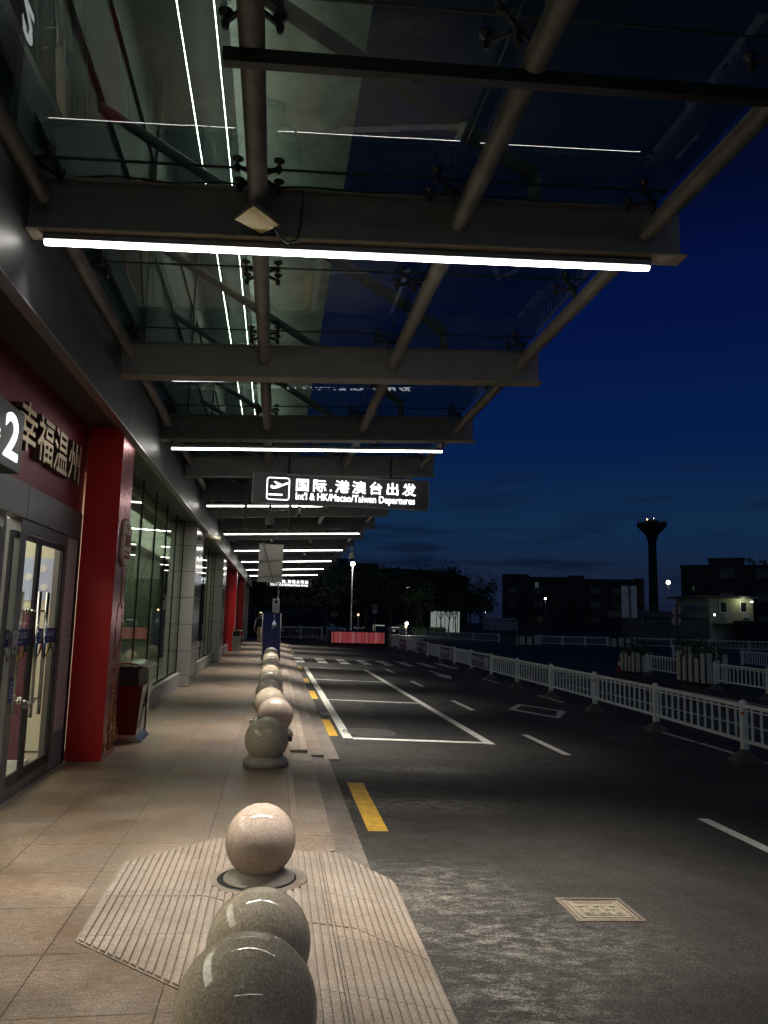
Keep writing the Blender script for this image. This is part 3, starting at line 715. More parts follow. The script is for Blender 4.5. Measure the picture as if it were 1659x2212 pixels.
# interiors
mb = MB(); mb.box(-9, -2.42, -6, 9.6, -.2, -.012); mb.box(-12, -2.42, 9.8, 57, -.2, -.014); mb.build('interior_floor', 'interior_floor', B)
mb = MB(); mb.box(-9, -2.31, 9.62, 9.75, 0, 3.7); mb.box(-9.1, -9, -6, 9.6, 0, 3.7); mb.box(-9, -2.31, -6.1, -6, 0, 3.7); mb.build('interior_wall', 'interior', B)
mb = MB(); mb.box(-12.1, -12, 9.8, 57, 0, 3.7); mb.box(-4.6, -4.4, 14.2, 57, 0, 3.7); mb.box(-3.6, -2.9, 12.4, 12.8, 0, 3.7); mb.box(-12, -2.4, 57, 57.1, 0, 3.7); mb.build('hall_wall', 'dim', B)
mb = MB(); mb.box(-9.1, -2.31, -6, 9.75, 3.25, 3.3); mb.box(-12.1, -2.31, 9.76, 57, 3.6, 3.66); mb.build('interior_ceiling', 'interior', B)
mb = MB()
for xx in (-2.75, -3.4, -4.2):
    for yy in (6.0, 7.2, 8.1, 8.9): mb.cyl((xx, yy, 3.247), (xx, yy, 3.235), .05, n=14)
lp = mb.build('downlight', emit('downlight', (1, .96, .84), 7), B)
la = bpy.data.lights.new('hall_light', 'AREA'); la.energy = 210; la.color = (1, .95, .80); la.shape = 'RECTANGLE'; la.size = 2.0; la.size_y = 7.0
lo = bpy.data.objects.new('hall_light', la); COL.objects.link(lo); lo.location = (-3.9, 6.2, 3.23); tag(lo, kind='structure')
la = bpy.data.lights.new('hall_light', 'AREA'); la.energy = 190; la.color = (.95, 1, .80); la.shape = 'RECTANGLE'; la.size = 1.2; la.size_y = 20
lo = bpy.data.objects.new('hall_light', la); COL.objects.link(lo); lo.location = (-3.4, 20, 3.58); tag(lo, kind='structure')
t = thing('wall_poster', 'pale blue poster seen on the lit wall behind the glass doors', 'poster', (-2.75, 9.6, 2.0))
mb = MB(); mb.box(-3.25, -2.62, 9.607, 9.617, 1.72, 2.22); mb.build('sheet', 'poster', t)
mb = MB()
for i, (u, v) in enumerate(((-2.75, 2.1), (-2.9, 2.0), (-2.72, 1.88), (-3.0, 1.82))): mb.cyl((u, 9.606, v), (u, 9.602, v), .045, n=10)
mb.build('motif', 'letterw', t)
t = thing('stanchion_bin', 'white ribbed plastic pillar standing inside the glass doors', 'pillar', (-2.62, 7.9, 0))
mb = MB(); mb.lathe([(.10, 0), (.10, .06), (.075, .1), (.075, 1.55), (.085, 1.56), (.085, 1.6)], (-2.62, 7.9, -.01), 24); mb.build('body', 'plastic', t)
mb = MB()
for k_ in range(16): mb.box(-2.565, -2.545, 7.84, 7.86, .15 + .085 * k_, .19 + .085 * k_)
mb.build('slot', 'cement', t)
t = thing('banner_stand', 'maroon roll up banner standing inside the right hand glass door', 'banner', (-2.62, 8.6, 0))
mb = MB(); mb.box(-2.66, -2.50, 8.60, 8.61, .08, 1.62); mb.build('banner_sheet', 'purple', t)
mb = MB(); mb.box(-2.70, -2.46, 8.54, 8.67, -.01, .08); mb.build('foot', 'plastic', t)
t = thing('service_counter', 'low dark counter with a pale top inside the tall window', 'counter', (-3.0, 12, 0))
mb = MB(); mb.box(-3.3, -2.7, 11.6, 12.2, -.013, .98); mb.build('body', 'bldg_dark', t)
mb = MB(); mb.box(-3.35, -2.65, 11.55, 12.25, .985, 1.2); mb.build('top', 'interior', t)

# golden wall lettering
t = thing('wall_lettering', 'four large raised golden Chinese characters on the wine red wall', 'lettering', (-2.2, 7.5, 2.96))
for ch, y0, y1 in (('幸', 6.50, 6.98), ('福', 7.02, 7.50), ('温', 7.53, 8.01), ('州', 8.05, 8.50)):
    mb = MB(); text_mesh(mb, ch, sign_u(y0, 2.945, -2.199), y1 - y0, .41, .055, .0, 1.0, .006)
    o = mb.build('character', ['golddk', 'gold'], t, fix=False)
    for pl in o.data.polygons: pl.material_index = 1 if pl.normal.x > .9 else 0

# plaque on the first red column
t = thing('plaque', 'ornate beige 2024 plaque on the near red column', 'plaque', (-1.79, 9.4, 2.4))
cx_, cz_ = 9.38, 2.40
out = [(-.10, .27), (-.05, .275), (-.03, .30), (.0, .315), (.03, .30), (.06, .25), (.11, .22), (.13, .15), (.12, .06), (.135, .0), (.125, -.12), (.105, -.2), (.06, -.235), (.03, -.26), (-.03, -.26), (-.06, -.235), (-.105, -.2), (-.125, -.12), (-.135, 0), (-.12, .08), (-.13, .15), (-.11, .2)]
mb = MB(); mb.prism([(cx_ + .05 + a * 1.9, cz_ + b) for a, b in out], 'x', -1.799, -1.77); mb.build('board', mat('beige plaque', (.78, .60, .40), .5), t, bevel=.003)
mb = MB(); text_mesh(mb, '2024', sign_u(cx_ - .12, cz_ - .02, -1.769), .34, .14, .003, 0, 1, .006)
mb.box(-1.769, -1.766, cx_ - .12, cx_ + .22, cz_ - .10, cz_ - .075)
for i in range(5): mb.box(-1.769, -1.766, cx_ - .11 + .068 * i, cx_ - .065 + .068 * i, cz_ - .165, cz_ - .125)
mb.path([(-1.768, cx_ - .07, cz_ + .20), (-1.768, cx_ - .02, cz_ + .24), (-1.768, cx_ + .02, cz_ + .20), (-1.768, cx_ + .06, cz_ + .17)], .005)
mb.build('lettering', mat('plaque red print', (.40, .09, .05), .5), t)

# gold line drawing of a pagoda on the column
mb = MB(); X = -1.797


def ln(pts, r_=.0032): mb.path([(X, 8.99 + u, v) for u, v in pts], r_, 5)


def arc(cu, cv, ru, rv, a0, a1, n_=14): ln([(cu + ru * math.cos(R(a0 + (a1 - a0) * i / n_)), cv + rv * math.sin(R(a0 + (a1 - a0) * i / n_))) for i in range(n_ + 1)])


arc(.42, 1.42, .17, .30, 0, 360, 30)
ln([(.42, 1.72), (.43, 2.1), (.44, 1.72)])
for i in range(7):
    z0 = .62 + .09 * i; w_ = .12 - .008 * i
    ln([(.42 - w_, z0), (.42 + w_, z0), (.42 + w_ * .8, z0 + .045), (.42 - w_ * .8, z0 + .045), (.42 - w_, z0)])
for i in range(3): arc(.40, .28, .20 - .05 * i, .30 - .06 * i, 0, 180)
for cu, cv in ((.15, .02), (.45, .0), (.62, .06)):
    for k_ in range(3): arc(cu, cv + .03, .17 - .045 * k_, .24 - .06 * k_, 10, 170)
mb.build('line_drawing', 'goldline', col1)

# exit number sign, flat against the lintel
t = thing('hall_number_sign', 'dark lit sign reading Departures 2 above the doors, cut by the left edge', 'sign', (-1.95, 5.6, 2.8))
mb = MB(); mb.box(-2.16, -1.95, 2.6, 6.03, 2.615, 3.08); mb.build('board', 'screen', t, bevel=.006)
mb = MB(); text_mesh(mb, '2', sign_u(5.64, 2.685, -1.949), .295, .335, .004, .02); text_mesh(mb, 'Departures', sign_u(4.05, 2.74, -1.949), 1.5, .15, .004, .01)
text_mesh(mb, '出发', sign_u(4.05, 2.90, -1.949), .5, .13, .004, .01)
mb.build('lettering', 'glow', t, fix=False)

# steel litter bin beside the red column
def litter_bin(x0, x1, y0, y1, lab, plain=False):
    t = thing('litter_bin', lab, 'bin', ((x0 + x1) / 2, (y0 + y1) / 2, 0), 'litter bins beside the red columns')
    mb = MB(); mb.hexa([(x0 + .03, y0 + .03, .10), (x1 - .05, y0 + .03, .10), (x1 - .05, y1 - .03, .10), (x0 + .03, y1 - .03, .10)],
                       [(x0, y0, .70), (x1, y0, .70), (x1, y1, .70), (x0, y1, .70)])
    mb.mi = [0, 0, 0, 1, 0, 0]
    mb.build('body', ['binred' if not plain else 'signback', 'steelpol' if not plain else 'signback'], t, bevel=.006, fix=False)
    mb = MB(); mb.box(x0 + .02, x1 - .06, y0 + .03, y1 - .03, .70, .90); mb.build('throat', 'dark', t)
    mb = MB()
    for u in (x0 + .005,): mb.box(u, u + .04, y0 + .005, y1 - .005, .70, .90)
    mb.build('side_post', 'binred' if not plain else 'signback', t)
    mb = MB(); n_ = 10; xa, xb = x0 - .01, x1 + .05
    pts = [(xa + (xb - xa) * i / n_, .895 + .075 * math.sin(math.pi * (.12 + .80 * i / n_))) for i in range(n_ + 1)]
    for (a, za), (b, zb) in zip(pts[:-1], pts[1:]):
        mb.smooth = False; mb.hexa([(a, y0 - .02, za), (b, y0 - .02, zb), (b, y1 + .02, zb), (a, y1 + .02, za)], [(a, y0 - .02, za + .018), (b, y0 - .02, zb + .018), (b, y1 + .02, zb + .018), (a, y1 + .02, za + .018)])
    mb.build('roof', 'steelpol' if not plain else 'signback', t)
    mb = MB(); mb.box(x0 + .05, x1 - .09, y0 + .06, y1 - .06, 0.003, .10); mb.hexa([(x1 - .09, y0 + .06, .004), (x1 + .0, y0 + .06, .004), (x1 + .0, y1 - .06, .004), (x1 - .09, y1 - .06, .004)],
                                                                           [(x1 - .09, y0 + .06, .095), (x1 - .07, y0 + .06, .095), (x1 - .07, y1 - .06, .095), (x1 - .09, y1 - .06, .095)])
    mb.build('foot', 'steelpol', t)
    mb = MB()
    ym = (y0 + y1) / 2; mb.box(x1 - .018, x1 + .003, ym - .004, ym + .004, .12, .69)
    mb.build('door_gap', 'joint', t)
    for s in (-1, 1):
        mb = MB(); mb.cyl((x1 - .02, ym + s * .04, .42), (x1 + .015, ym + s * .04, .42), .009, n=10); mb.build('latch', 'steelpol', t)


litter_bin(-2.03, -1.60, 10.15, 10.98, 'stainless steel litter bin with curved roof beside the near red column')
litter_bin(-1.85, -1.45, 35.0, 35.5, 'small grey litter bin before the far red columns', True)

# ---------------------------------------------------------------- canopy
CN = thing('glass_canopy', 'steel and glass canopy over the pavement, tilting up towards the road', 'canopy', (0, 20, 4.2))
beamsY = [-.7, 2.3, 5.2, 8.4] + [11.44 + 3.0 * i for i in range(15)]


def zb_(x_): return 4.125 + .050 * (x_ + 1.9)            # underside of the beams
def zg_(x_): return 4.60 + .050 * (x_ + .22)             # glass


for i, y_ in enumerate(beamsY):
    X0, X1 = -1.762, 2.93
    mb = MB(); P0, P1 = (X0, zb_(X0)), (X1, zb_(X1)); H = .385
    def seg(xa, xb, dy0, dy1, h0, h1):
        mb.hexa([(xa, y_ + dy0, zb_(xa) + h0), (xb, y_ + dy0, zb_(xb) + h0), (xb, y_ + dy1, zb_(xb) + h0), (xa, y_ + dy1, zb_(xa) + h0)],
                [(xa, y_ + dy0, zb_(xa) + h1), (xb, y_ + dy0, zb_(xb) + h1), (xb, y_ + dy1, zb_(xb) + h1), (xa, y_ + dy1, zb_(xa) + h1)])
    mb.cur = 0; seg(X0, X1, -.045, .045, .014, H - .012); mb.cur = 1 if i < 5 else 0; seg(X0 - .0, X1 + .04, -.09, .09, 0, .013); mb.cur = 0; seg(X0, X1, -.075, .075, H - .011, H)
    mb.build('beam', ['steel', 'flange'], CN, bevel=.002)
for x_, zt, r_ in ((-1.68, 4.40, .062), (-.235, 4.43, .066), (1.21, 4.475, .066), (2.66, 4.54, .066)):
    mb = MB(); mb.cyl((x_, -3, zt), (x_, 54, zt), r_, n=24); mb.build('tube', 'tube', CN)
mb = MB()
mb.bar((-.37, 3.52, zg_(-.37) - .285), (3.2, 3.52, zg_(3.2) - .285), .055, .05); mb.bar((-.37, 3.50, zg_(-.37) - .262), (3.2, 3.50, zg_(3.2) - .262), .02, .05)
mb.build('cross_bar', 'dark', CN)
# spider fittings with button pads under the glass
seams = [.42 + 1.5 * i for i in range(22)]


def spider(x_, y_, zt, sides):
    mb = MB(); mb.cyl((x_, y_, zt), (x_, y_, zt + .10), .022, n=10)
    for s in sides:
        for d in (-1, 1):
            px, py = x_ + s * .135, y_ + d * .125; zg = zg_(px) - .006
            mb.bar((x_, y_, zt + .085), (px, py, zg - .055), .02, .022)
            mb.lathe([(.012, -.095), (.018, -.085), (.022, -.065), (.022, -.05), (.008, -.04), (.008, -.03), (.02, -.018), (.036, -.010), (.038, 0)], (px, py, zg), 16 if y_ < 12 else 8)
    return mb


for y_ in seams:
    for x_, zt, sd in ((-1.68, 4.42, (1,)), (-.235, 4.46, (-1, 1)), (1.10, 4.50, (-1, 1)), (2.60, 4.57, (-1,))):
        if y_ > 30 and x_ < -1: continue
        spider(x_, y_, zt, sd).build('spider_fitting', 'dark', CN)
gx = [-1.74, -.24, 1.10, 2.72]
rest = MB()
allseams = [-2.58] + [-1.08] + [.42 + 1.5 * i for i in range(37)]
for j, (a, b) in enumerate(zip(allseams[:-1], allseams[1:])):
    for xa, xb in zip(gx[:-1], gx[1:]):
        w = [random.uniform(-.0016, .0016) for _ in range(4)]
        q = [(xa + .006, a + .006, zg_(xa) + w[0]), (xb - .006, a + .006, zg_(xb) + w[1]), (xb - .006, b - .006, zg_(xb) + w[2]), (xa + .006, b - .006, zg_(xa) + w[3])]
        if j < 30: mb = MB(); mb.add(q, [(0, 1, 2, 3)]); mb.build('glass_panel', 'canopy', CN, fix=False)
        else: rest.add(q, [(0, 1, 2, 3)])
tag(rest.build('glass_panel', 'canopy', CN, fix=False), kind='stuff')
mb = MB()
for y_ in allseams[1:]:
    mb.hexa([(-1.74, y_ - .0065, zg_(-1.74) - .004), (2.72, y_ - .0065, zg_(2.72) - .004), (2.72, y_ + .0065, zg_(2.72) - .004), (-1.74, y_ + .0065, zg_(-1.74) - .004)],
            [(-1.74, y_ - .0065, zg_(-1.74) + .010), (2.72, y_ - .0065, zg_(2.72) + .010), (2.72, y_ + .0065, zg_(2.72) + .010), (-1.74, y_ + .0065, zg_(-1.74) + .010)])
for x_ in gx[1:3]: mb.box(x_ - .005, x_ + .005, -2.5, 54, zg_(x_) - .003, zg_(x_) + .008)
mb.build('silicone_seam', 'seam', CN)
# posts and tie rods above the glass
for i, y_ in enumerate(beamsY[1:12]):
    mb = MB(); mb.cyl((1.80, y_, zb_(1.8) + .38), (1.80, y_, 4.95), .045, n=12); mb.cyl((1.80, y_, 4.94), (-2.2, y_, 7.28), .062, n=12)
    mb.build('tie_rod', 'steel', CN)

# tube lamps under every second beam
lampY = [beamsY[0], beamsY[2]] + beamsY[4::2]
lamp_labels = ['white tube lamp under the canopy beam overhead, outside the top edge', 'long white tube lamp, nearest and largest in view, under the first visible beam', 'white tube lamp right above the lit departures sign',
               'white tube lamp partly hidden behind and below the departures sign', 'white tube lamp just below the two hanging rods', 'white tube lamp crossing the top of the sign seen from behind',
               'second white tube lamp behind the sign seen from behind', 'third white tube lamp behind the sign seen from behind', 'white tube lamp just above the far arrivals sign', 'unlit tube lamp at the far canopy end']
for i, y_ in enumerate(lampY):
    lit = i < 9
    xa, xb = -1.62, 2.46
    if i == 1: xa, xb = -1.66, 2.70
    za, zb2 = zb_(xa) - .115, zb_(xb) - .145
    if i == 1: za, zb2 = zb_(xa) - .055, zb_(xb) - .07
    zl = lambda x_: za + (zb2 - za) * (x_ - xa) / (xb - xa)
    t = thing('tube_lamp', lamp_labels[min(i, 9)], 'lamp', (.4, y_, zl(.4)), 'tube lamps under the canopy beams')
    mb = MB(); mb.hexa([(xa, y_ - .045, za + .004), (xb, y_ - .045, zb2 + .004), (xb, y_ + .045, zb2 + .004), (xa, y_ + .045, za + .004)],
                       [(xa, y_ - .045, za + .045), (xb, y_ - .045, zb2 + .045), (xb, y_ + .045, zb2 + .045), (xa, y_ + .045, za + .045)])
    mb.build('housing', 'alu_grey', t)
    for k_ in range(4):
        a = xa + (xb - xa) * k_ / 4 + .006; b = xa + (xb - xa) * (k_ + 1) / 4 - .006
        mb = MB(); mb.hexa([(a, y_ - .015, zl(a) - .018), (b, y_ - .015, zl(b) - .018), (b, y_ + .015, zl(b) - .018), (a, y_ + .015, zl(a) - .018)],
                           [(a, y_ - .022, zl(a) + .003), (b, y_ - .022, zl(b) + .003), (b, y_ + .022, zl(b) + .003), (a, y_ + .022, zl(a) + .003)])
        mb.build('diffuser', 'lamp' if lit else 'plastic', t)
    for k_ in range(5):
        a = xa + (xb - xa) * k_ / 4
        mb = MB(); mb.box(a - .01, a + .01, y_ - .012, y_ + .012, zl(a) + .05, zb_(a) + .002); mb.build('bracket', 'dark', t)
    if lit:
        ld = bpy.data.lights.new('tube_light', 'AREA'); ld.shape = 'RECTANGLE'; ld.size = xb - xa; ld.size_y = .028; ld.energy = LAMP_WATT; ld.color = (1.0, .95, .87); ld.spread = R(74)
        lo = bpy.data.objects.new('tube_light', ld); COL.objects.link(lo); lo.parent = t
        lo.location = ((xa + xb) / 2 - .4, 0, zl((xa + xb) / 2) - zl(.4) - .021); lo.rotation_euler = (0, -math.atan((zb2 - za) / (xb - xa)), 0)

# square floodlight, unlit, under the middle tube
t = thing('floodlight', 'unlit square floodlight with yellowed cover hung under the canopy tube', 'lamp', (-.24, 4.95, 4.24))
P = [Vector((-.379, 4.96, 4.242)), Vector((-.2515, 4.766, 4.242)), Vector((-.0845, 4.98, 4.240)), Vector((-.205, 5.09, 4.226))]
mb = MB(); mb.hexa(P, [p_ + Vector((0, 0, .006)) for p_ in P]); mb.build('cover', 'yellowpanel', t)
c_ = sum(P, Vector()) / 4
mb = MB(); mb.hexa([p_ + Vector((0, 0, .0065)) + (p_ - c_) * .05 for p_ in P], [p_ + Vector((0, 0, .05)) - (p_ - c_) * .05 for p_ in P]); mb.build('housing', 'tube', t)


def sag(a, b, d, n_=10):
    a = Vector(a); b = Vector(b); return [a.lerp(b, i / n_) - Vector((0, 0, d * 4 * (i / n_) * (1 - i / n_))) for i in range(n_ + 1)]


mb = MB(); mb.path([Vector((-.13, 4.99, 4.26)), Vector((-.08, 5.04, 4.19)), Vector((-.02, 5.07, 4.165)), Vector((.04, 5.09, 4.20)), Vector((.06, 5.10, 4.32)), Vector((.07, 5.11, 4.58))], .008)
mb.build('lead', 'cable', t)
mb = MB()
pts = [Vector((x_, 5.125 + .01 * math.sin(x_ * 7), zb_(x_) + .392 + .012 * math.sin(x_ * 9))) for x_ in [-1.7 + .11 * i for i in range(36)]]
mb.path(pts, .008, 6)
mb.path([Vector((-2.0 + .1, 4.9, 4.45)), Vector((-1.76, 5.0, 4.50)), pts[0]], .007, 6)
tag(mb.build('power_cable', 'cable'), 'black power cables draped along the top of the nearest canopy beam', 'cable')

# ---------------------------------------------------------------- hanging lit signs
def u_front(x0, z0, y0): return lambda u, v, t_: (x0 + u, y0 - t_, z0 + v)


def lit_sign(x0, y0, z0, w, h, cn, en, lab, arrive=False):
    t = thing('hanging_sign', lab, 'sign', (x0 + w / 2, y0, z0))
    mb = MB(); mb.box(x0, x0 + w, y0, y0 + .12, z0, z0 + h); mb.build('board', 'screen', t, bevel=.006)
    mb = MB()
    for a, b, c, d in ((0, w, 0, .012), (0, w, h - .012, h), (0, .012, .012, h - .012), (w - .012, w, .012, h - .012)): mb.box(x0 + a, x0 + b, y0 - .006, y0 - .001, z0 + c, z0 + d)
    mb.build('frame', 'alu_grey', t)
    s = .76 * h; ix, iz = x0 + w * .078, z0 + h * .12
    mb = MB(); lw = .022; rr = .05

    def rrect(r0, inset):
        pts = []
        for cx2, cz2, a0 in ((ix + s - r0 - inset, iz + s - r0 - inset, 0), (ix + r0 + inset, iz + s - r0 - inset, 90), (ix + r0 + inset, iz + r0 + inset, 180), (ix + s - r0 - inset, iz + r0 + inset, 270)):
            for k_ in range(7): a = R(a0 + 15 * k_); pts.append((cx2 + r0 * math.cos(a), cz2 + r0 * math.sin(a)))
        return pts
    o_ = rrect(rr, 0); i_ = rrect(rr - lw, lw); n_ = len(o_)
    mb.add([(a, y0 - .004, b) for a, b in o_ + i_], [(k_, (k_ + 1) % n_, n_ + (k_ + 1) % n_, n_ + k_) for k_ in range(n_)])
    pl = [(.16, .60), (.22, .66), (.30, .61), (.48, .645), (.30, .80), (.38, .82), (.66, .70), (.86, .79), (.93, .80), (.96, .76), (.90, .71), (.60, .585), (.48, .52), (.28, .49), (.20, .52)]
    if arrive: pl = [(a, 1.30 - b) for a, b in pl][::-1]
    mb.add([(ix + s * a, y0 - .004, iz + s * b) for a, b in pl], [tuple(range(len(pl)))])
    mb.add([(ix + s * a, y0 - .004, iz + s * b) for a, b in ((.10, .20), (.70, .20), (.70, .28), (.10, .28))], [(0, 1, 2, 3)])
    mb.build('pictogram', 'glow', t, fix=False)
    mb = MB(); text_mesh(mb, cn, u_front(x0 + w * .243, z0 + h * .46, y0 - .001), w * .68, h * .41, .004, 0, 1.35, .0065)
    text_mesh(mb, en, u_front(x0 + w * .243, z0 + h * .10, y0 - .001), w * .675, h * .31, .004, 0, 1.0, .0045)
    mb.build('lettering', 'glow', t, fix=False)
    for u in (.20, .78):
        mb = MB(); mb.cyl((x0 + w * u, y0 + .06, z0 + h), (x0 + w * u, y0 + .06, zb_(x0 + w * u) + .1), .022, n=10)
        mb.build('hanger', 'dark', t)


lit_sign(-.475, 13.06, 3.50, 3.05, .52, '国际.港澳台出发', "Int'l & HK/Macao/Taiwan Departures", 'large lit sign for international and HK/Macao/Taiwan departures hanging from the canopy')
lit_sign(-.60, 50.0, 3.52, 2.85, .50, '国际.港澳台到达', "Int'l & HK/Macao/Taiwan Arrivals", 'small far lit sign for arrivals hanging at the end of the canopy', True)

# hanging rods without a sign, cameras, sign seen from behind
for i, (px, y0_, y1_) in enumerate(((528.5, 1030, 1142), (625, 1060, 1146))):
    a = at(px, y1_, 16.9)
    mb = MB(); mb.cyl((a.x, 16.9, a.z), (a.x, 16.9, zb_(a.x) + .3), .035, n=12); mb.cyl((a.x, 16.9, a.z - .03), (a.x, 16.9, a.z), .05, n=12)
    tag(mb.build('hanging_rod', 'alu_grey'), ['grey rod hanging from the canopy left of the dome camera', 'grey rod hanging from the canopy right of the dome camera'][i], 'rod', 'bare sign rods hanging from the canopy')


def dome(px, py, Y, s, lab):
    a = at(px, py, Y)
    t = thing('dome_camera', lab, 'camera', a, 'dome cameras under the canopy')
    mb = MB(); mb.lathe([(.055 * s, 0), (.085 * s, .02 * s), (.088 * s, .10 * s), (.07 * s, .16 * s), (.03 * s, .20 * s)], a, 20); mb.build('housing', 'plastic', t)
    mb = MB(); mb.sphere((a.x, a.y, a.z), .058 * s, 16); mb.build('lens', 'carglass', t)
    mb = MB(); mb.cyl((a.x, a.y, a.z + .19 * s), (a.x, a.y, zb_(a.x) + .2), .028 * s, n=12); mb.build('bracket', 'plastic', t)


dome(582, 1135, 15.6, 1.05, 'white dome camera hanging below the departures sign')
dome(760, 1207, 31.0, 1.4, 'white dome camera near the outer canopy edge, against the sky')
t = thing('small_camera', 'small black camera on a white stem hanging from the tube lamp', 'camera', at(646, 1110, 17.3))
a = at(646, 1110, 17.3); mb = MB(); mb.cyl((a.x, a.y, a.z), (a.x, a.y, a.z + .18), .03, n=10); mb.build('stem', 'plastic', t)
mb = MB(); mb.cyl((a.x, a.y, a.z - .07), (a.x, a.y, a.z), .045, n=12); mb.build('lens', 'dark', t)
mb = MB(); a0 = at(545, 1097, 17.2); b0 = at(650, 1094, 17.2); mb.path(sag(a0, b0, .10, 12), .016, 8)
tag(mb.build('slack_cable', 'cable'), 'thick black cable sagging between tube lamps below the departures sign', 'cable')
t = thing('wall_camera', 'beige bullet camera on a bracket at the top of the near tiled column', 'camera', (-1.7, 18.1, 3.35))
mb = MB(); mb.cyl((-1.68, 18.0, 3.42), (-1.30, 17.8, 3.30), .055, .065, n=16); mb.build('body', mat('beige casing', (.42, .37, .29), .5), t)
mb = MB(); mb.cyl((-1.84, 18.1, 3.34), (-1.66, 18.05, 3.38), .025, n=10); mb.cyl((-1.84, 18.1, 3.34), (-1.83, 18.1, 3.34), .06, n=12); mb.build('bracket', 'steelpol', t)
t = thing('sign_panel', 'large pale sign panel seen from behind, hanging by a bar under the far canopy', 'sign', (-.15, 25, 2.7))
a = at(556, 1257, 25); b = at(613, 1176, 25)
mb = MB(); mb.box(a.x, b.x, 25.0, 25.02, a.z, b.z); mb.build('panel', 'signback', t, bevel=.008)
mb = MB(); p0 = at(563, 1150, 24.9); p1 = at(590, 1255, 24.9); mb.bar(p0, p1, .05, .05); mb.build('bar', 'steel', t)
for yy in (1211, 1243):
    mb = MB(); p0 = at(563, yy, 24.95); p1 = at(605, yy - 1, 24.95); mb.bar(p0, p1, .03, .06); mb.build('rail', 'flange', t)

# no parking sign on its post, blue hoarding, bag
t = thing('parking_sign', 'white sign with dark disc and three text lines above the blue hoarding', 'sign', (.1, 31, 0))
a = at(588, 1322, 31); b = at(604.5, 1293.5, 31); w_ = b.x - a.x; h_ = b.z - a.z
mb = MB(); mb.box(a.x, b.x, 31, 31.015, a.z, b.z); mb.build('plate', 'signwhite', t)
mb = MB(); mb.cyl(((a.x + b.x) / 2, 30.998, b.z - .12), ((a.x + b.x) / 2, 30.99, b.z - .12), .075, n=20); mb.build('disc', 'navy', t)
mb = MB()
for i, s_ in enumerate(('严禁占道', '禁止停车', '违者拖离')): text_mesh(mb, s_, u_front(a.x + .03, a.z + .20 - .085 * i, 30.998), w_ - .06, .06, .003, .01)
mb.build('lettering', 'navy', t, fix=False)
mb = MB(); xm = (a.x + b.x) / 2 + .05; mb.cyl((xm, 31.05, -.02), (xm + .02, 31.05, b.z + .62), .03, n=10); mb.build('post', 'alum', t)
t = thing('blue_hoarding', 'tall blue vinyl hoarding standing at the end of the row of granite balls', 'hoarding', (-.1, 29.3, 0))
mb = MB(); mb.hexa([(-.41, 29.4, .0), (.22, 29.4, .0), (.22, 29.55, .0), (-.41, 29.55, .0)], [(-.43, 29.2, 1.72), (.205, 29.2, 1.72), (.205, 29.35, 1.72), (-.43, 29.35, 1.72)]); mb.build('sheet', 'blue', t)
mb = MB(); mb.cyl((.235, 29.38, 0), (.225, 29.2, 1.73), .016, n=8); mb.cyl((-.43, 29.37, 0), (-.448, 29.2, 1.73), .012, n=8); mb.build('edge_pole', 'alum', t)
t = thing('plastic_bag', 'crumpled clear plastic bag hanging on the face of the blue hoarding', 'bag', (-.03, 29.2, 1.1))
cx_, cz_ = at(592, 1352, 29.2).x, at(592, 1352, 29.2).z
mb = MB(); mb.add([(cx_, 29.18, cz_ + .22), (cx_ + .11, 29.16, cz_ + .06), (cx_ + .09, 29.17, cz_ - .03), (cx_ - .10, 29.17, cz_ - .12), (cx_ - .09, 29.14, cz_ + .05), (cx_, 29.10, cz_ + .04)],
                   [(0, 1, 5), (1, 2, 5), (2, 3, 5), (3, 4, 5), (4, 0, 5), (0, 4, 3, 2, 1)]); mb.build('film', 'bagfilm', t)
mb = MB(); mb.cyl((cx_, 29.18, cz_ + .2), (cx_, 29.19, 1.72), .006, n=6); mb.build('string', 'plastic', t)

# ---------------------------------------------------------------- white railings
m_post = None


def fence_post(mb, x_, y_, z0, h):
    mb.box(x_ - .043, x_ + .043, y_ - .043, y_ + .043, z0 + .13, z0 + h - .05)
    mb.lathe([(.060, 0), (.060, .012), (.05, .035), (.028, .052), (.01, .058)], (x_, y_, z0 + h - .05), 10)


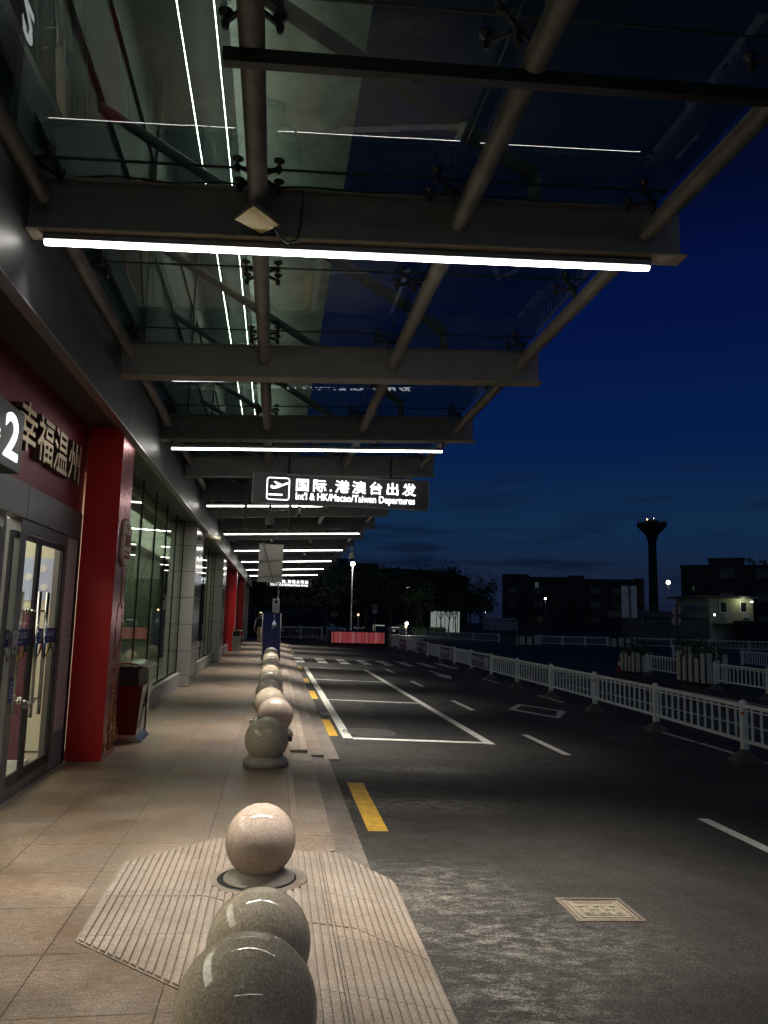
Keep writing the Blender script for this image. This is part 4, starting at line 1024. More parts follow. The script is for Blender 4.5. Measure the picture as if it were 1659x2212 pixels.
def railing(name, pts, lab, h=.86, picks=12, group=None, foot=True, spacing=None):
    t = thing(name, lab, 'railing', (pts[0][0], pts[0][1], pts[0][2]), group)
    for i, (x_, y_, z0) in enumerate(pts):
        mb = MB(); fence_post(mb, x_, y_, z0, h); o = mb.build('post', 'fence', t)
        if foot:
            mb = MB(); mb.hexa([(x_ - .20, y_ - .15, z0 + .001), (x_ + .20, y_ - .15, z0 + .001), (x_ + .20, y_ + .15, z0 + .001), (x_ - .20, y_ + .15, z0 + .001)],
                               [(x_ - .17, y_ - .12, z0 + .05), (x_ + .17, y_ - .12, z0 + .05), (x_ + .17, y_ + .12, z0 + .05), (x_ - .17, y_ + .12, z0 + .05)])
            mb.hexa([(x_ - .17, y_ - .12, z0 + .05), (x_ + .17, y_ - .12, z0 + .05), (x_ + .17, y_ + .12, z0 + .05), (x_ - .17, y_ + .12, z0 + .05)],
                    [(x_ - .06, y_ - .06, z0 + .14), (x_ + .06, y_ - .06, z0 + .14), (x_ + .06, y_ + .06, z0 + .14), (x_ - .06, y_ + .06, z0 + .14)])
            mb.box(x_ - .062, x_ + .062, y_ - .062, y_ + .062, z0 + .13, z0 + .17)
            mb.build('foot', 'fencebase', o)
    for a, b in zip(pts[:-1], pts[1:]):
        a = Vector(a); b = Vector(b); d = (b - a); u = d.normalized()
        a2 = a + u * .044; b2 = b - u * .044; mb = MB(); Z = Vector((0, 0, 1))
        mb.bar(a2 + Z * (h - .075), b2 + Z * (h - .075), .045, .05); mb.bar(a2 + Z * (h - .14), b2 + Z * (h - .14), .02, .02); mb.bar(a2 + Z * .29, b2 + Z * .29, .04, .045)
        for k_ in range(picks):
            p_ = a2.lerp(b2, (k_ + .5) / picks if picks < 12 else (k_ + .75) / (picks + .5))
            mb.bar(p_ + Z * .31, p_ + Z * (h - .1), .032, .018, up=u)
        mb.build('panel', 'fence', t)
    return t


import bisect
fy = [7.0, 10.63, 13.65, 16.7, 19.7, 22.7, 25.8, 28.95, 35.3, 44.9, 51.5]; fx = [6.6, 6.80, 7.0, 7.13, 7.22, 7.26, 7.34, 7.46, 7.57, 7.60, 7.67]


def fX(y_):
    for (a, b), (c, d) in zip(zip(fy, fx), zip(fy[1:], fx[1:])):
        if a <= y_ <= c: return b + (d - b) * (y_ - a) / (c - a)
    return fx[-1]


posts = [7.6, 10.63, 13.65, 16.7, 19.7, 22.7, 25.8, 28.95, 32.0, 35.1, 38.1, 41.1, 44.2, 47.2, 50.3]
RA = railing('road_railing', [(fX(y_), y_, rz_(fX(y_))) for y_ in posts], 'long white picket railing along the right side of the road', .86, 12)
for k_ in (1, 3):
    mb = MB(); x_ = fX(posts[k_]); mb.cyl((x_ - .045, posts[k_] - .045, rz_(x_) + .68), (x_ - .052, posts[k_] - .052, rz_(x_) + .68), .026, n=12); mb.build('reflector', 'amber', RA)
# blue banners tied to the railing
for i, (ya, yb) in enumerate(((25.95, 28.8), (32.15, 34.95), (38.25, 40.95), (44.4, 47.0))):
    t = thing('railing_banner', ['nearest blue banner with white writing and chevrons tied to the long railing', 'second blue banner with white writing tied to the long railing', 'third blue banner tied to the long railing', 'farthest blue banner tied to the long railing'][i], 'banner', (fX(ya), ya, 0), 'blue banners on the long railing')
    xa, xb = fX(ya) - .032, fX(yb) - .032; z0 = rz_(xa) + .30; z1 = z0 + .46
    mb = MB(); mb.hexa([(xa - .004, ya, z0), (xa, ya, z0), (xb, yb, z0), (xb - .004, yb, z0)], [(xa - .004, ya, z1), (xa, ya, z1), (xb, yb, z1), (xb - .004, yb, z1)]); mb.build('sheet', 'bluebanner', t)
    L = yb - ya
    pl_ = lambda u, v, t_, xa=xa, xb=xb, ya=ya, yb=yb, z0=z0, L=L: (xa + (xb - xa) * (L - u) / L - .006 - t_, yb - u, z0 + v)
    mb = MB(); text_mesh(mb, '停车中心', pl_, L * .62, .20, .003, .02)
    for q_ in range(len(mb.v)): x_, y_, z_ = mb.v[q_]; mb.v[q_] = (x_, y_ - L * .04, z_ + .17)
    mb2 = MB(); text_mesh(mb2, 'Parking Centre', pl_, L * .55, .06, .003, .01)
    mb.add([(x_, y_ - L * .04, z_ + .07) for x_, y_, z_ in mb2.v], mb2.f)
    for k_ in range(3):
        yc = yb - L * (.72 + .08 * k_)
        for s in (0, 1):
            za_, zb3 = (z0 + .06, z0 + .23) if s == 0 else (z0 + .40, z0 + .23)
            X_ = fX(yc) - .04
            mb.hexa([(X_ - .002, yc, za_), (X_ - .002, yc - L * .035, za_), (X_ - .002, yc - L * .035 - L * .02, zb3), (X_ - .002, yc - L * .02, zb3)], [(X_ + .001, yc, za_), (X_ + .001, yc - L * .035, za_), (X_ + .001, yc - L * .055, zb3), (X_ + .001, yc - L * .02, zb3)])
    mb.build('lettering', 'letterw', t, fix=False)

GZ = -.331


def line_pts(a, b, n_): return [(a[0] + (b[0] - a[0]) * i / n_, a[1] + (b[1] - a[1]) * i / n_, GZ) for i in range(n_ + 1)]


railing('lane_railing', line_pts((14.35, 28.6), (14.15, 25.6), 1), 'short white railing between the two slatted planters', .86, 12)
railing('lane_railing', line_pts((13.75, 22.9), (13.3, 17.0), 2), 'white railing right of the larger slatted planter', .86, 12)
railing('lane_railing', line_pts((22.4, 41.5), (21.6, 35.8), 2), 'white railing behind the near planters', .9, 12)
railing('lane_railing', line_pts((22.3, 34.8), (21.2, 28.8), 2), 'pale railing at the right edge behind the larger planter', .9, 12)
railing('cross_railing', line_pts((21.7, 61.8), (27.2, 61.0), 3), 'dim far railing between two far planters', .95, 10)
railing('cross_railing', line_pts((29.9, 61.8), (40.0, 56.0), 4), 'dim far railing right of the tall sign post', .95, 10)
railing('cross_railing', line_pts((12.5, 75.0), (19.7, 66.8), 4), 'faint railing left of the far white planter', .95, 10)
railing('cross_railing', [(.35 + 1.55 * i, 57.0 - .1 * i, rz_(1)) for i in range(3)], 'dark grey railing between the blue hoarding and the lit red barrier', 1.1, 8)


def planter(cx_, cy_, w, d, h, lab, n_=5, seed=1):
    random.seed(seed)
    t = thing('planter', lab, 'planter', (cx_, cy_, GZ), 'white slatted planters')
    mb = MB(); mb.box(cx_ - w / 2 + .03, cx_ + w / 2 - .03, cy_ - d / 2 + .03, cy_ + d / 2 - .03, GZ, GZ + h * .8); mb.build('box', 'dark', t)
    mb = MB(); L = d
    for i in range(n_):
        yy = cy_ - d / 2 + d * (i + .5) / n_; hh = h * (1 - .16 * (i % 2)) * random.uniform(.92, 1.0)
        for X_ in (cx_ - w / 2, cx_ + w / 2): mb.box(X_ - .015, X_ + .015, yy - d / n_ * .28, yy + d / n_ * .28, GZ + .12, GZ + hh)
    for i in range(3):
        xx = cx_ - w / 2 + w * (i + .5) / 3; hh = h * random.uniform(.8, 1.0)
        for Y_ in (cy_ - d / 2, cy_ + d / 2): mb.box(xx - w * .11, xx + w * .11, Y_ - .015, Y_ + .015, GZ + .12, GZ + hh)
    mb.build('slats', 'planterw', t)
    mb = MB(); mb.box(cx_ - w / 2 + .04, cx_ + w / 2 - .04, cy_ - d / 2 + .04, cy_ + d / 2 - .04, GZ + h * .8, GZ + h * .82); mb.build('soil', 'soil', t)
    mb = MB()
    for i in range(520):
        x_ = cx_ + random.gauss(0, w * .30); y_ = cy_ + random.gauss(0, d * .30); z_ = GZ + h * .8 + abs(random.gauss(0, .28)); s = random.uniform(.03, .08)
        v1 = Vector((random.uniform(-1, 1), random.uniform(-1, 1), random.uniform(-.6, 1))).normalized() * s; v2 = v1.cross(Vector((random.uniform(-1, 1), random.uniform(-1, 1), .3))).normalized() * s * .5
        c = Vector((x_, y_, z_)); mb.add([c - v1, c + v2, c + v1, c - v2], [(0, 1, 2, 3)])
    mb.build('foliage', 'leaf2', t, fix=False)


planter(14.4, 29.6, .75, 1.3, .95, 'smaller dark planter with white slats beside the traffic cone', 4, 3)
planter(14.25, 24.55, .8, 1.9, 1.1, 'larger dark planter with white slats and spreading plants, nearest on the right', 5, 5)
planter(20.9, 62.4, 1.9, .7, 1.0, 'far white slatted planter at the left end of the dim railing', 3, 6)
planter(28.4, 61.4, 1.9, .7, 1.0, 'far white slatted planter left of the tall sign post', 3, 7)
planter(18.6, 33.0, .8, 1.0, 1.1, 'pale planter with white pattern behind the larger near planter', 3, 9)
t = thing('traffic_cone', 'red and white traffic cone left of the smaller planter', 'cone', (14.2, 30.6, GZ))
mb = MB(); mb.box(14.0, 14.4, 30.4, 30.8, GZ, GZ + .04); mb.cur = 0
for i, (r0, r1, z0, z1) in enumerate(((.16, .12, .04, .28), (.12, .095, .28, .42), (.095, .06, .42, .62), (.06, .03, .62, .75))):
    mb.cur = i % 2; mb.cyl((14.2, 30.6, GZ + z0), (14.2, 30.6, GZ + z1), r0, r1, 14)
mb.build('cone', ['orange', 'plastic'], t)

# ---------------------------------------------------------------- sign posts on the right
t = thing('tall_sign', 'tall rectangular sign seen from behind on a post, left of the water tower', 'sign', (at(1368, 1400, 55).x, 55, GZ))
a = at(1343.5, 1334, 55); b = at(1375, 1266, 55); xc_ = (a.x + b.x) / 2
mb = MB(); mb.box(a.x, b.x, 55, 55.03, a.z, b.z); mb.build('plate', mat('dim sign back', (.78, .80, .78), .6, 0, .1, 1), t, bevel=.03)
mb = MB(); mb.box(a.x + .1, b.x - .1, 54.96, 54.995, a.z + .45, a.z + .5); mb.box(a.x + .1, b.x - .1, 54.96, 54.995, b.z - .55, b.z - .5); mb.build('rail', 'alum', t)
mb = MB(); mb.cyl((xc_ + .12, 54.9, GZ), (xc_ - .02, 54.9, b.z), .07, n=10); mb.build('post', 'steel', t)
t = thing('round_signs', 'two round signs one above the other on a thin post, backs to the camera', 'sign', (at(1460, 1390, 45).x, 45, GZ))
for i, yy in enumerate((1319, 1341)):
    a = at(1460.5 + i * .6, yy, 45); mb = MB(); mb.cyl((a.x, 45, a.z), (a.x, 45.02, a.z), .30, n=28); mb.build('disc', mat('dim red sign back', (.75, .55, .55), .5, 0, .35, 3), t)
    mb = MB(); mb.box(a.x - .2, a.x + .2, 44.96, 44.99, a.z + .08, a.z + .11); mb.box(a.x - .2, a.x + .2, 44.96, 44.99, a.z - .11, a.z - .08); mb.build('rail', 'steel', t)
a = at(1461, 1305, 45); b = at(1462.5, 1392, 45); mb = MB(); mb.cyl((b.x, 44.93, GZ), (a.x, 44.93, a.z), .04, n=8); mb.build('post', 'dark', t)
t = thing('no_entry_sign', 'small white no entry sign with red disc on a dark post in the distance', 'sign', (at(810, 1370, 62).x, 62, rz_(7)))
a = at(804.5, 1325, 62); b = at(815, 1307, 62); xm = (a.x + b.x) / 2
mb = MB(); mb.box(a.x, b.x, 62, 62.02, a.z, b.z); mb.build('plate', 'signwhite', t)
mb = MB(); mb.cyl((xm, 61.997, b.z - .24), (xm, 61.985, b.z - .24), .16, n=20); mb.build('disc', 'signred', t)
mb = MB(); mb.box(xm - .11, xm + .11, 61.975, 61.983, b.z - .265, b.z - .215); text_mesh(mb, '禁止驶入', u_front(a.x + .05, a.z + .06, 61.998), b.x - a.x - .1, .1, .004, .01); mb.build('lettering', 'letterw', t, fix=False)
mb = MB(); mb.cyl((xm, 62.06, rz_(7)), (xm, 62.06, b.z), .035, n=8); mb.build('post', 'steel', t)

# ---------------------------------------------------------------- lit red barrier
t = thing('lit_barrier', 'long low barrier board glowing red across the road end', 'barrier', (5, 53, rz_(5)))
a = at(717, 1388, 53); b = at(832, 1367, 53)
mb = MB(); mb.box(a.x - .25, b.x + .25, 53.03, 53.3, rz_(5) - .05, b.z + .10); mb.build('frame', 'dark', t)
m_led, n_, l_, o_ = new_mat('lit red board')
em = n_.new('ShaderNodeEmission'); tcn = n_.new('ShaderNodeTexCoord'); mpn = n_.new('ShaderNodeMapping'); mpn.inputs['Scale'].default_value = (3.2, 1, .05); nn = n_.new('ShaderNodeTexNoise'); nn.inputs['Scale'].default_value = 1.4; nn.inputs['Detail'].default_value = 6
l_.new(tcn.outputs['Object'], mpn.inputs[0]); l_.new(mpn.outputs[0], nn.inputs[0]); crn = n_.new('ShaderNodeValToRGB'); crn.color_ramp.elements[0].position = .32; crn.color_ramp.elements[0].color = (.30, .06, .07, 1); crn.color_ramp.elements[1].position = .68; crn.color_ramp.elements[1].color = (.62, .30, .28, 1)
k_ = crn.color_ramp.elements.new(.5); k_.color = (.55, .085, .10, 1)
l_.new(nn.outputs[0], crn.inputs[0]); l_.new(crn.outputs[0], em.inputs[0]); em.inputs[1].default_value = .34; l_.new(em.outputs[0], o_.inputs[0])
mb = MB(); mb.box(a.x + .10, b.x - .05, 52.99, 53.025, a.z, b.z); mb.box(a.x - .04, a.x + .05, 52.99, 53.025, a.z, b.z); mb.build('board', m_led, t)

# ---------------------------------------------------------------- person: guard walking under the canopy
def skin_body(name, joints, edges, mats, parent, zsplit):
    me = bpy.data.meshes.new(name); me.from_pydata([j[0] for j in joints], edges, [])
    o = bpy.data.objects.new(name, me); COL.objects.link(o)
    sk = o.modifiers.new('skin', 'SKIN'); sd = o.modifiers.new('sub', 'SUBSURF'); sd.levels = 2; sd.render_levels = 2
    bpy.context.view_layer.update()
    for i, j in enumerate(joints): me.skin_vertices[0].data[i].radius = (j[1], j[2] if len(j) > 2 else j[1])
    me.skin_vertices[0].data[0].use_root = True
    bpy.context.view_layer.update(); dg = bpy.context.evaluated_depsgraph_get(); me2 = bpy.data.meshes.new_from_object(o.evaluated_get(dg))
    bpy.data.objects.remove(o); o = bpy.data.objects.new(name, me2); COL.objects.link(o); o.parent = parent
    for k_ in mats: me2.materials.append(M[k_])
    for p_ in me2.polygons: p_.use_smooth = True; p_.material_index = zsplit(p_.center)
    return o


PX, PY = at(559.5, 1386, 47.5).x, 47.5
t = thing('person', 'person in pale cap, dark vest and beige trousers walking beside the blue hoarding', 'person', (PX, PY, 0))
J = [((0, 0, .98), .13, .10), ((0, 0, 1.15), .13, .095), ((0, 0, 1.34), .16, .10), ((0, 0, 1.46), .09, .07), ((0, -.02, 1.54), .05, .05), ((0, -.04, 1.63), .075, .09), ((0, -.04, 1.72), .07, .085),
     ((.20, 0, 1.43), .06), ((.26, .02, 1.15), .042), ((.27, -.08, .92), .032), ((.26, -.11, .83), .03, .018), ((-.20, 0, 1.43), .06), ((-.27, -.03, 1.16), .042), ((-.31, -.05, .92), .032), ((-.31, -.07, .83), .03, .018),
     ((.09, 0, .90), .09), ((.08, -.12, .50), .062), ((.07, -.16, .10), .042), ((.07, -.30, .04), .038, .03), ((-.09, 0, .90), .09), ((-.08, .04, .50), .062), ((-.07, .14, .12), .042), ((-.07, .02, .04), .038, .03)]
E_ = [(0, 1), (1, 2), (2, 3), (3, 4), (4, 5), (5, 6), (3, 7), (7, 8), (8, 9), (9, 10), (3, 11), (11, 12), (12, 13), (13, 14), (0, 15), (15, 16), (16, 17), (17, 18), (0, 19), (19, 20), (20, 21), (21, 22)]


def split(c):
    if c.z > 1.53: return 0
    if abs(c.x) > .215 and c.z < 1.36: return 0 if c.z < .98 else 4
    if c.z > .96: return 1
    if c.z > .10: return 2
    return 3


pb = skin_body('body', J, E_, ['skin', 'vest', 'trousers', 'shoe', 'sleeve'], t, split)
for sx_, hx, hy, hz in ((1, .26, -.115, .82), (-1, -.31, -.075, .82)):
    for f_ in range(4):
        mb = MB(); mb.path([(hx + (f_ - 1.5) * .016, hy, hz), (hx + (f_ - 1.5) * .017, hy - .015, hz - .045), (hx + (f_ - 1.5) * .016, hy - .005, hz - .075 + .006 * abs(f_ - 1.5))], .0085, 6)
        mb.build('finger', 'skin', pb, local=True)
    mb = MB(); mb.path([(hx - sx_ * .02, hy, hz + .03), (hx - sx_ * .045, hy - .02, hz), (hx - sx_ * .04, hy - .03, hz - .03)], .0095, 6); mb.build('thumb', 'skin', pb, local=True)
mb = MB(); mb.sphere((0, -.02, 1.75), .098, 20, 1, 1.1, .75); mb.build('hair', 'hair', t, local=True)
mb = MB(); mb.sphere((0, -.03, 1.79), .105, 20, 1, 1.1, .62); mb.box(-.075, .075, -.24, -.10, 1.765, 1.78); mb.build('cap', 'cap', t, local=True)
mb = MB(); mb.box(-.045, -.02, -.135, -.125, 1.70, 1.71); mb.box(.02, .045, -.135, -.125, 1.70, 1.71); mb.build('eyes', 'hair', t, local=True)
mb = MB(); mb.sphere((0, -.135, 1.675), .016, 8); mb.box(-.025, .025, -.13, -.122, 1.635, 1.642); mb.build('nose', 'skin', t, local=True)

# ---------------------------------------------------------------- vehicles
def car(x_, y_, L, Wd, H, rz, paint_, lab, kind='car', lights=None, z=GZ):
    t = thing('parked_car' if kind == 'car' else kind, lab, {'car': 'car', 'parked_bus': 'bus', 'parked_truck': 'truck'}[kind], (x_, y_, z), None, rz)
    if kind == 'car': prof = [(-L / 2, .35), (-L / 2, .72), (-L * .46, .86), (-L * .30, .93), (-L * .16, H * .97), (0, H), (L * .14, H * .97), (L * .30, .98), (L * .46, .92), (L / 2, .78), (L / 2, .35)]
    else: prof = [(-L / 2, .4), (-L / 2, 1.1), (-L * .47, H * .93), (-L * .44, H), (L * .48, H), (L / 2, H * .95), (L / 2, .4)]
    mb = MB(); n_ = len(prof)
    vs = [(u, -Wd / 2 * (1 if v < 1.0 else .86), v) for u, v in prof] + [(u, Wd / 2 * (1 if v < 1.0 else .86), v) for u, v in prof]
    mb.add(vs, [tuple(range(n_)), tuple(range(n_, 2 * n_))[::-1]] + [(i, n_ + i, n_ + (i + 1) % n_, (i + 1) % n_) for i in range(n_)])
    b_ = mb.build('body', paint_, t, True, bevel=.06)
    mb = MB()
    if kind == 'car':
        for s in (-1, 1): mb.hexa([(-L * .25, s * Wd * .462, .97), (L * .24, s * Wd * .462, .99), (L * .13, s * Wd * .436, H * .93), (-L * .15, s * Wd * .436, H * .93)], [(-L * .25, s * Wd * .472, .97), (L * .24, s * Wd * .472, .99), (L * .13, s * Wd * .446, H * .93), (-L * .15, s * Wd * .446, H * .93)])
        mb.hexa([(-L * .30, -Wd * .40, .955), (-L * .30, Wd * .40, .955), (-L * .17, Wd * .37, H * .95), (-L * .17, -Wd * .37, H * .95)], [(-L * .315, -Wd * .40, .965), (-L * .315, Wd * .40, .965), (-L * .185, Wd * .37, H * .96), (-L * .185, -Wd * .37, H * .96)])
    else:
        mb.box(-L * .505, -L * .47, -Wd * .40, Wd * .40, 1.2, H * .86)
        for s in (-1, 1):
            for i in range(4): mb.box(-L * .38 + i * L * .21, -L * .20 + i * L * .21, s * Wd * .435 - .02, s * Wd * .435 + .02, H * .50, H * .84)
    mb.build('window', 'carglass', t, True)
    for u in (-L * .32, L * .30):
        for s in (-1, 1):
            mb = MB(); mb.cyl((u, s * Wd * .44, .34), (u, s * Wd * .51, .34), .34, n=18); w_ = mb.build('wheel', 'tyre', t, True)
            mb = MB(); mb.cyl((u, s * Wd * .505, .34), (u, s * Wd * .52, .34), .19, n=12); mb.build('rim', 'alum', w_, True)
    for s in (-1, 1):
        mb = MB(); mb.box(-L / 2 - .02, -L / 2 + .03, s * Wd * .36 - .14, s * Wd * .36 + .14, .64, .76); mb.build('headlight', 'spot' if lights else 'plastic', t, True)
    return t


car(-1.6, 64, 4.7, 1.9, 1.85, R(80), 'card', 'dark parked off road vehicle behind the walking person')
car(.45 + 2.2, 72, 5.2, 2.1, 2.6, R(60), 'card', 'dark box truck parked behind the grey railing', 'parked_truck')
car(at(702, 1350, 88).x, 88, 4.6, 1.8, 1.45, R(170), 'carw', 'white saloon car parked in the dark left of the lamp post')
car(at(770, 1350, 118).x, 118, 4.5, 1.8, 1.45, R(95), 'card', 'dark parked car right behind the foot of the lamp post')
car(at(870, 1350, 112).x, 112, 4.6, 1.8, 1.45, R(178), 'card', 'dark parked car between the no entry sign and the lit booth')
car(at(1082, 1355, 140).x, 140, 7.0, 2.1, 2.7, R(205), 'carw', 'pale minibus parked beyond the far railings, left of the tall sign', 'parked_bus')
for px, py, Y, r_, mm, lab in ((628.5, 1330, 80, .16, 'spot', 'tiny white headlamp glare left of the white saloon car'), (480, 0, 0, 0, None, None)):
    pass


def lamp_dot(name, px, py, Y, r_, m_, lab, stem=True, gz=GZ):
    a = at(px, py, Y); t = thing(name, lab, 'lamp', (a.x, Y, gz))
    mb = MB(); mb.sphere((a.x, Y, a.z), r_, 12); mb.build('bulb', m_, t)
    if stem: mb = MB(); mb.cyl((a.x, Y + .02, gz), (a.x, Y + .02, a.z - r_ * .6), .05, n=8); mb.build('post', 'steel', t)
    return t


# the tall street lamp
a = at(762, 1218, 100); t = thing('street_lamp', 'tall street lamp with bright round head beyond the barrier', 'lamp post', (a.x, 100, GZ))
mb = MB(); mb.cyl((at(757, 1362, 100).x, 100, GZ), (a.x, 100, a.z - .1), .12, .07, 10); mb.build('post', 'fence', t)
mb = MB(); mb.sphere(a, .30, 16); mb.build('lamp_head', emit('street lamp head', (1, .97, .9), 12), t)
ld = bpy.data.lights.new('street_light', 'POINT'); ld.energy = 160; ld.shadow_soft_size = .3; ld.color = (1, .95, .88); lo = bpy.data.objects.new('street_light', ld); COL.objects.link(lo); lo.location = (a.x, 99.4, a.z); lo['kind'] = 'structure'
lamp_dot('garden_lamp', 774, 1328, 105, .13, 'warm', 'small warm lamp just right of the tall street lamp')
lamp_dot('garden_lamp', 676, 1325.5 + 13, 100, .12, 'spot', 'small white lamp left of the tall street lamp')
lamp_dot('garden_lamp', 878.5, 1347, 100, .22, 'spot', 'bright white lamp standing left of the lit booth')
lamp_dot('garden_lamp', 877, 1353, 99.5, .14, 'warm', 'small orange lamp under the bright one left of the booth')
lamp_dot('signal_lamp', 611, 1339, 76, .09, 'spot', 'tiny white lamp above a red one behind the grey railing')
lamp_dot('signal_lamp', 607, 1344.5, 76, .07, 'redlight', 'tiny red lamp behind the grey railing')
lamp_dot('garden_lamp', 811, 1309 + 31, 108, .07, 'spot', 'tiny lamp below the no entry sign') if False else None
lamp_dot('street_lamp', 1443.5, 1258, 200, .55, 'spot', 'white lamp glowing between the water tower and the right block')
lamp_dot('street_lamp', 1178, 1293, 200, .28, 'spot', 'lone white lamp before the long dark block')
lamp_dot('window_lamp', 1534.5, 1250, 150, .22, 'spot', 'single small white lamp on the right dark block', False)
lamp_dot('street_lamp', 881, 1267.5, 180, .35, 'spot', 'small white lamp pair before the curved roof', False)
lamp_dot('street_lamp', 1049, 1335 - 12, 160, .10, 'spot', 'small dim lamp above the parked minibus', False)
lamp_dot('guard_lamp', 1543.5, 1328, 88, .12, 'spot', 'small white lamp below the lit windows of the low house', False)
a = at(868, 1362, 95)
mb = MB(); mb.box(a.x - .25, a.x + .25, 95, 95.5, GZ, GZ + 1.15); mb.box(a.x - .3, a.x + .3, 94.95, 95.55, GZ + 1.15, GZ + 1.22); tag(mb.build('gate_post', mat('pale gate post', (.6, .52, .36), .7)), 'short pale gate post beside the bright lamp left of the booth', 'gate post')
ld = bpy.data.lights.new('gate_light', 'POINT'); ld.energy = 420; ld.shadow_soft_size = .2; ld.color = (1, .96, .88); lo = bpy.data.objects.new('gate_light', ld); COL.objects.link(lo); a = at(878.5, 1343, 97); lo.location = a; lo['kind'] = 'structure'
mb = MB(); a = at(815, 1362, 84); b = at(915, 1366, 84); mb.box(a.x, b.x, 84, 84.6, GZ - .02, GZ + .16); struct('far_kerb', mb, 'signwhite')
for i, (px, lab) in enumerate(((1355 - 640, 'thin bare street lamp post left of the tall sign'), (1411, 'thin bare pole right of the water tower shaft'))):
    px = (1386 - 0, 1411)[i] if i else 1390
    pts_ = ((1387 + 0, 1318, 1372), (1411, 1320 - 1, 1370))
for px, y0_, lab in ((1388, 1322 - 4, 'thin dim lamp post with bent arm between the tall sign and the tower'), (1591 - 0, 0, None)):
    if lab:
        a = at(px, y0_, 85); t = thing('street_lamp', lab, 'lamp post', (a.x, 85, GZ)); mb = MB(); mb.cyl((a.x, 85, GZ), (a.x, 85, a.z), .07, .04, 8); mb.cyl((a.x, 85, a.z), (a.x + 1.4, 85, a.z + .5), .04, .03, 8); mb.build('post', 'steel', t)
        mb = MB(); mb.box(a.x + 1.2, a.x + 1.8, 84.9, 85.1, a.z + .45, a.z + .55); mb.build('lamp_head', 'steel', t)

# ---------------------------------------------------------------- floodlit booth, hedge, trees
a = at(938, 1352, 125); b = at(993, 1320, 125)
t = thing('white_booth', 'small brightly lit white booth behind dark tree trunks', 'booth', ((a.x + b.x) / 2, 125, GZ))
m_b = emit('glowing booth wall', (.80, .90, .84), .22)  # floodlighting on the walls put in as their own glow
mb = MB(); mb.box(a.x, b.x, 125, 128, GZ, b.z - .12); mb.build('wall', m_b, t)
mb = MB(); mb.box(a.x - .15, b.x + .15, 124.8, 128.2, b.z - .12, b.z); mb.build('roof', 'bldg', t)
for i in range(6):
    xx = a.x + (b.x - a.x) * (i + .5) / 6; mb = MB(); mb.box(xx - .05, xx + .05, 124.94, 124.99, GZ + .4, b.z - .3); mb.build('mullion', 'cement', t)


def tree(x_, y_, h, r_, lab, seed, name='leafy_tree', nleaf=1500, z=GZ, lean=0, trunk_h=.35, m_='leaf', limbs=5, tr=None, group='dark trees beyond the road end'):
    rnd = random.Random(seed); t = thing(name, lab, 'tree', (x_, y_, z), group)
    tr = tr or h * .022; mb = MB(); p_ = Vector((x_, y_, z)); mid = Vector((x_ + lean * .5, y_, z + h * trunk_h))
    mb.cyl(p_, mid, tr, tr * .75, 8); tips = []
    for i in range(limbs):
        an = 6.283 * i / limbs + rnd.random(); q = mid + Vector((math.cos(an) * r_ * .55, math.sin(an) * r_ * .55, h * rnd.uniform(.22, .42))); mb.cyl(mid, q, tr * .6, tr * .2, 6); tips.append(q)
        q2 = q + Vector((math.cos(an + .6) * r_ * .3, math.sin(an + .6) * r_ * .3, h * .12)); mb.cyl(q, q2, tr * .2, tr * .08, 5); tips.append(q2)
    mb.build('trunk', 'bark', t)
    cl_ = [(tp, rnd.uniform(.28, .5) * r_) for tp in tips] + [(Vector((x_ + rnd.gauss(0, r_ * .35), y_ + rnd.gauss(0, r_ * .35), z + h * rnd.uniform(.5, .93))), rnd.uniform(.25, .5) * r_) for _ in range(9)]
    mb = MB()
    for i in range(nleaf):
        c, rr = rnd.choice(cl_); d = Vector((rnd.gauss(0, 1), rnd.gauss(0, 1), rnd.gauss(0, .8))).normalized() * rr * rnd.random() ** .4; s = h * rnd.uniform(.012, .028)
        v1 = Vector((rnd.uniform(-1, 1), rnd.uniform(-1, 1), rnd.uniform(-1, 1))).normalized() * s; v2 = v1.cross(Vector((rnd.uniform(-1, 1), rnd.uniform(-1, 1), .3))).normalized() * s * .7
        k_ = c + d; mb.add([k_ - v1, k_ + v2, k_ + v1, k_ - v2], [(0, 1, 2, 3)])
    mb.build('crown', m_, t, fix=False); return t


for i, (px, Y, h, r_, lab) in enumerate(((548, 92, 9, 4.5, 'dark tree beyond the end of the pavement, seen past the last column'), (598, 96, 9, 5, 'dark tree behind the sign post at the blue hoarding'), (650, 108, 9, 5, 'dark bushy tree directly behind the far lit sign'), (700, 112, 9.5, 5.5, 'dark bushy tree left of the tall street lamp'), (790, 118, 9.5, 5.5, 'dark bushy tree right of the tall street lamp head'),
                                         (845, 122, 10, 5.5, 'dark round tree below the curved roof'), (905, 126, 10, 6, 'dark wide tree left of the lit booth'), (962, 132, 11, 6, 'dark spreading tree whose crown rises over the lit booth'),
                                         (1015, 138, 10, 5, 'dark tree right of the lit booth, lower than its neighbour'), (1042, 150, 7, 3.2, 'small round dark tree at the right end of the tree row'))):
    tree(at(px, 1350, Y).x, Y, h, r_, lab, 20 + i, nleaf=2200)
for i, (px, lab, ln_) in enumerate(((955, 'forked slim tree trunk before the left half of the booth', -.5), (968, 'forked slim tree trunk before the middle of the booth', .4), (985, 'slim tree trunk before the right half of the booth', -.3), (896, 'pale slanting tree trunk left of the hedge', .8), (918, 'pale slanting tree trunk at the left end of the hedge', -1.1))):
    Y = 118 if i < 3 else 108
    tree(at(px, 1352, Y).x, Y, 7, 2.4, lab, 60 + i, 'young_tree', 500, trunk_h=.30, lean=ln_, limbs=3, tr=.11, group='slim young trees by the booth')
rnd = random.Random(4)
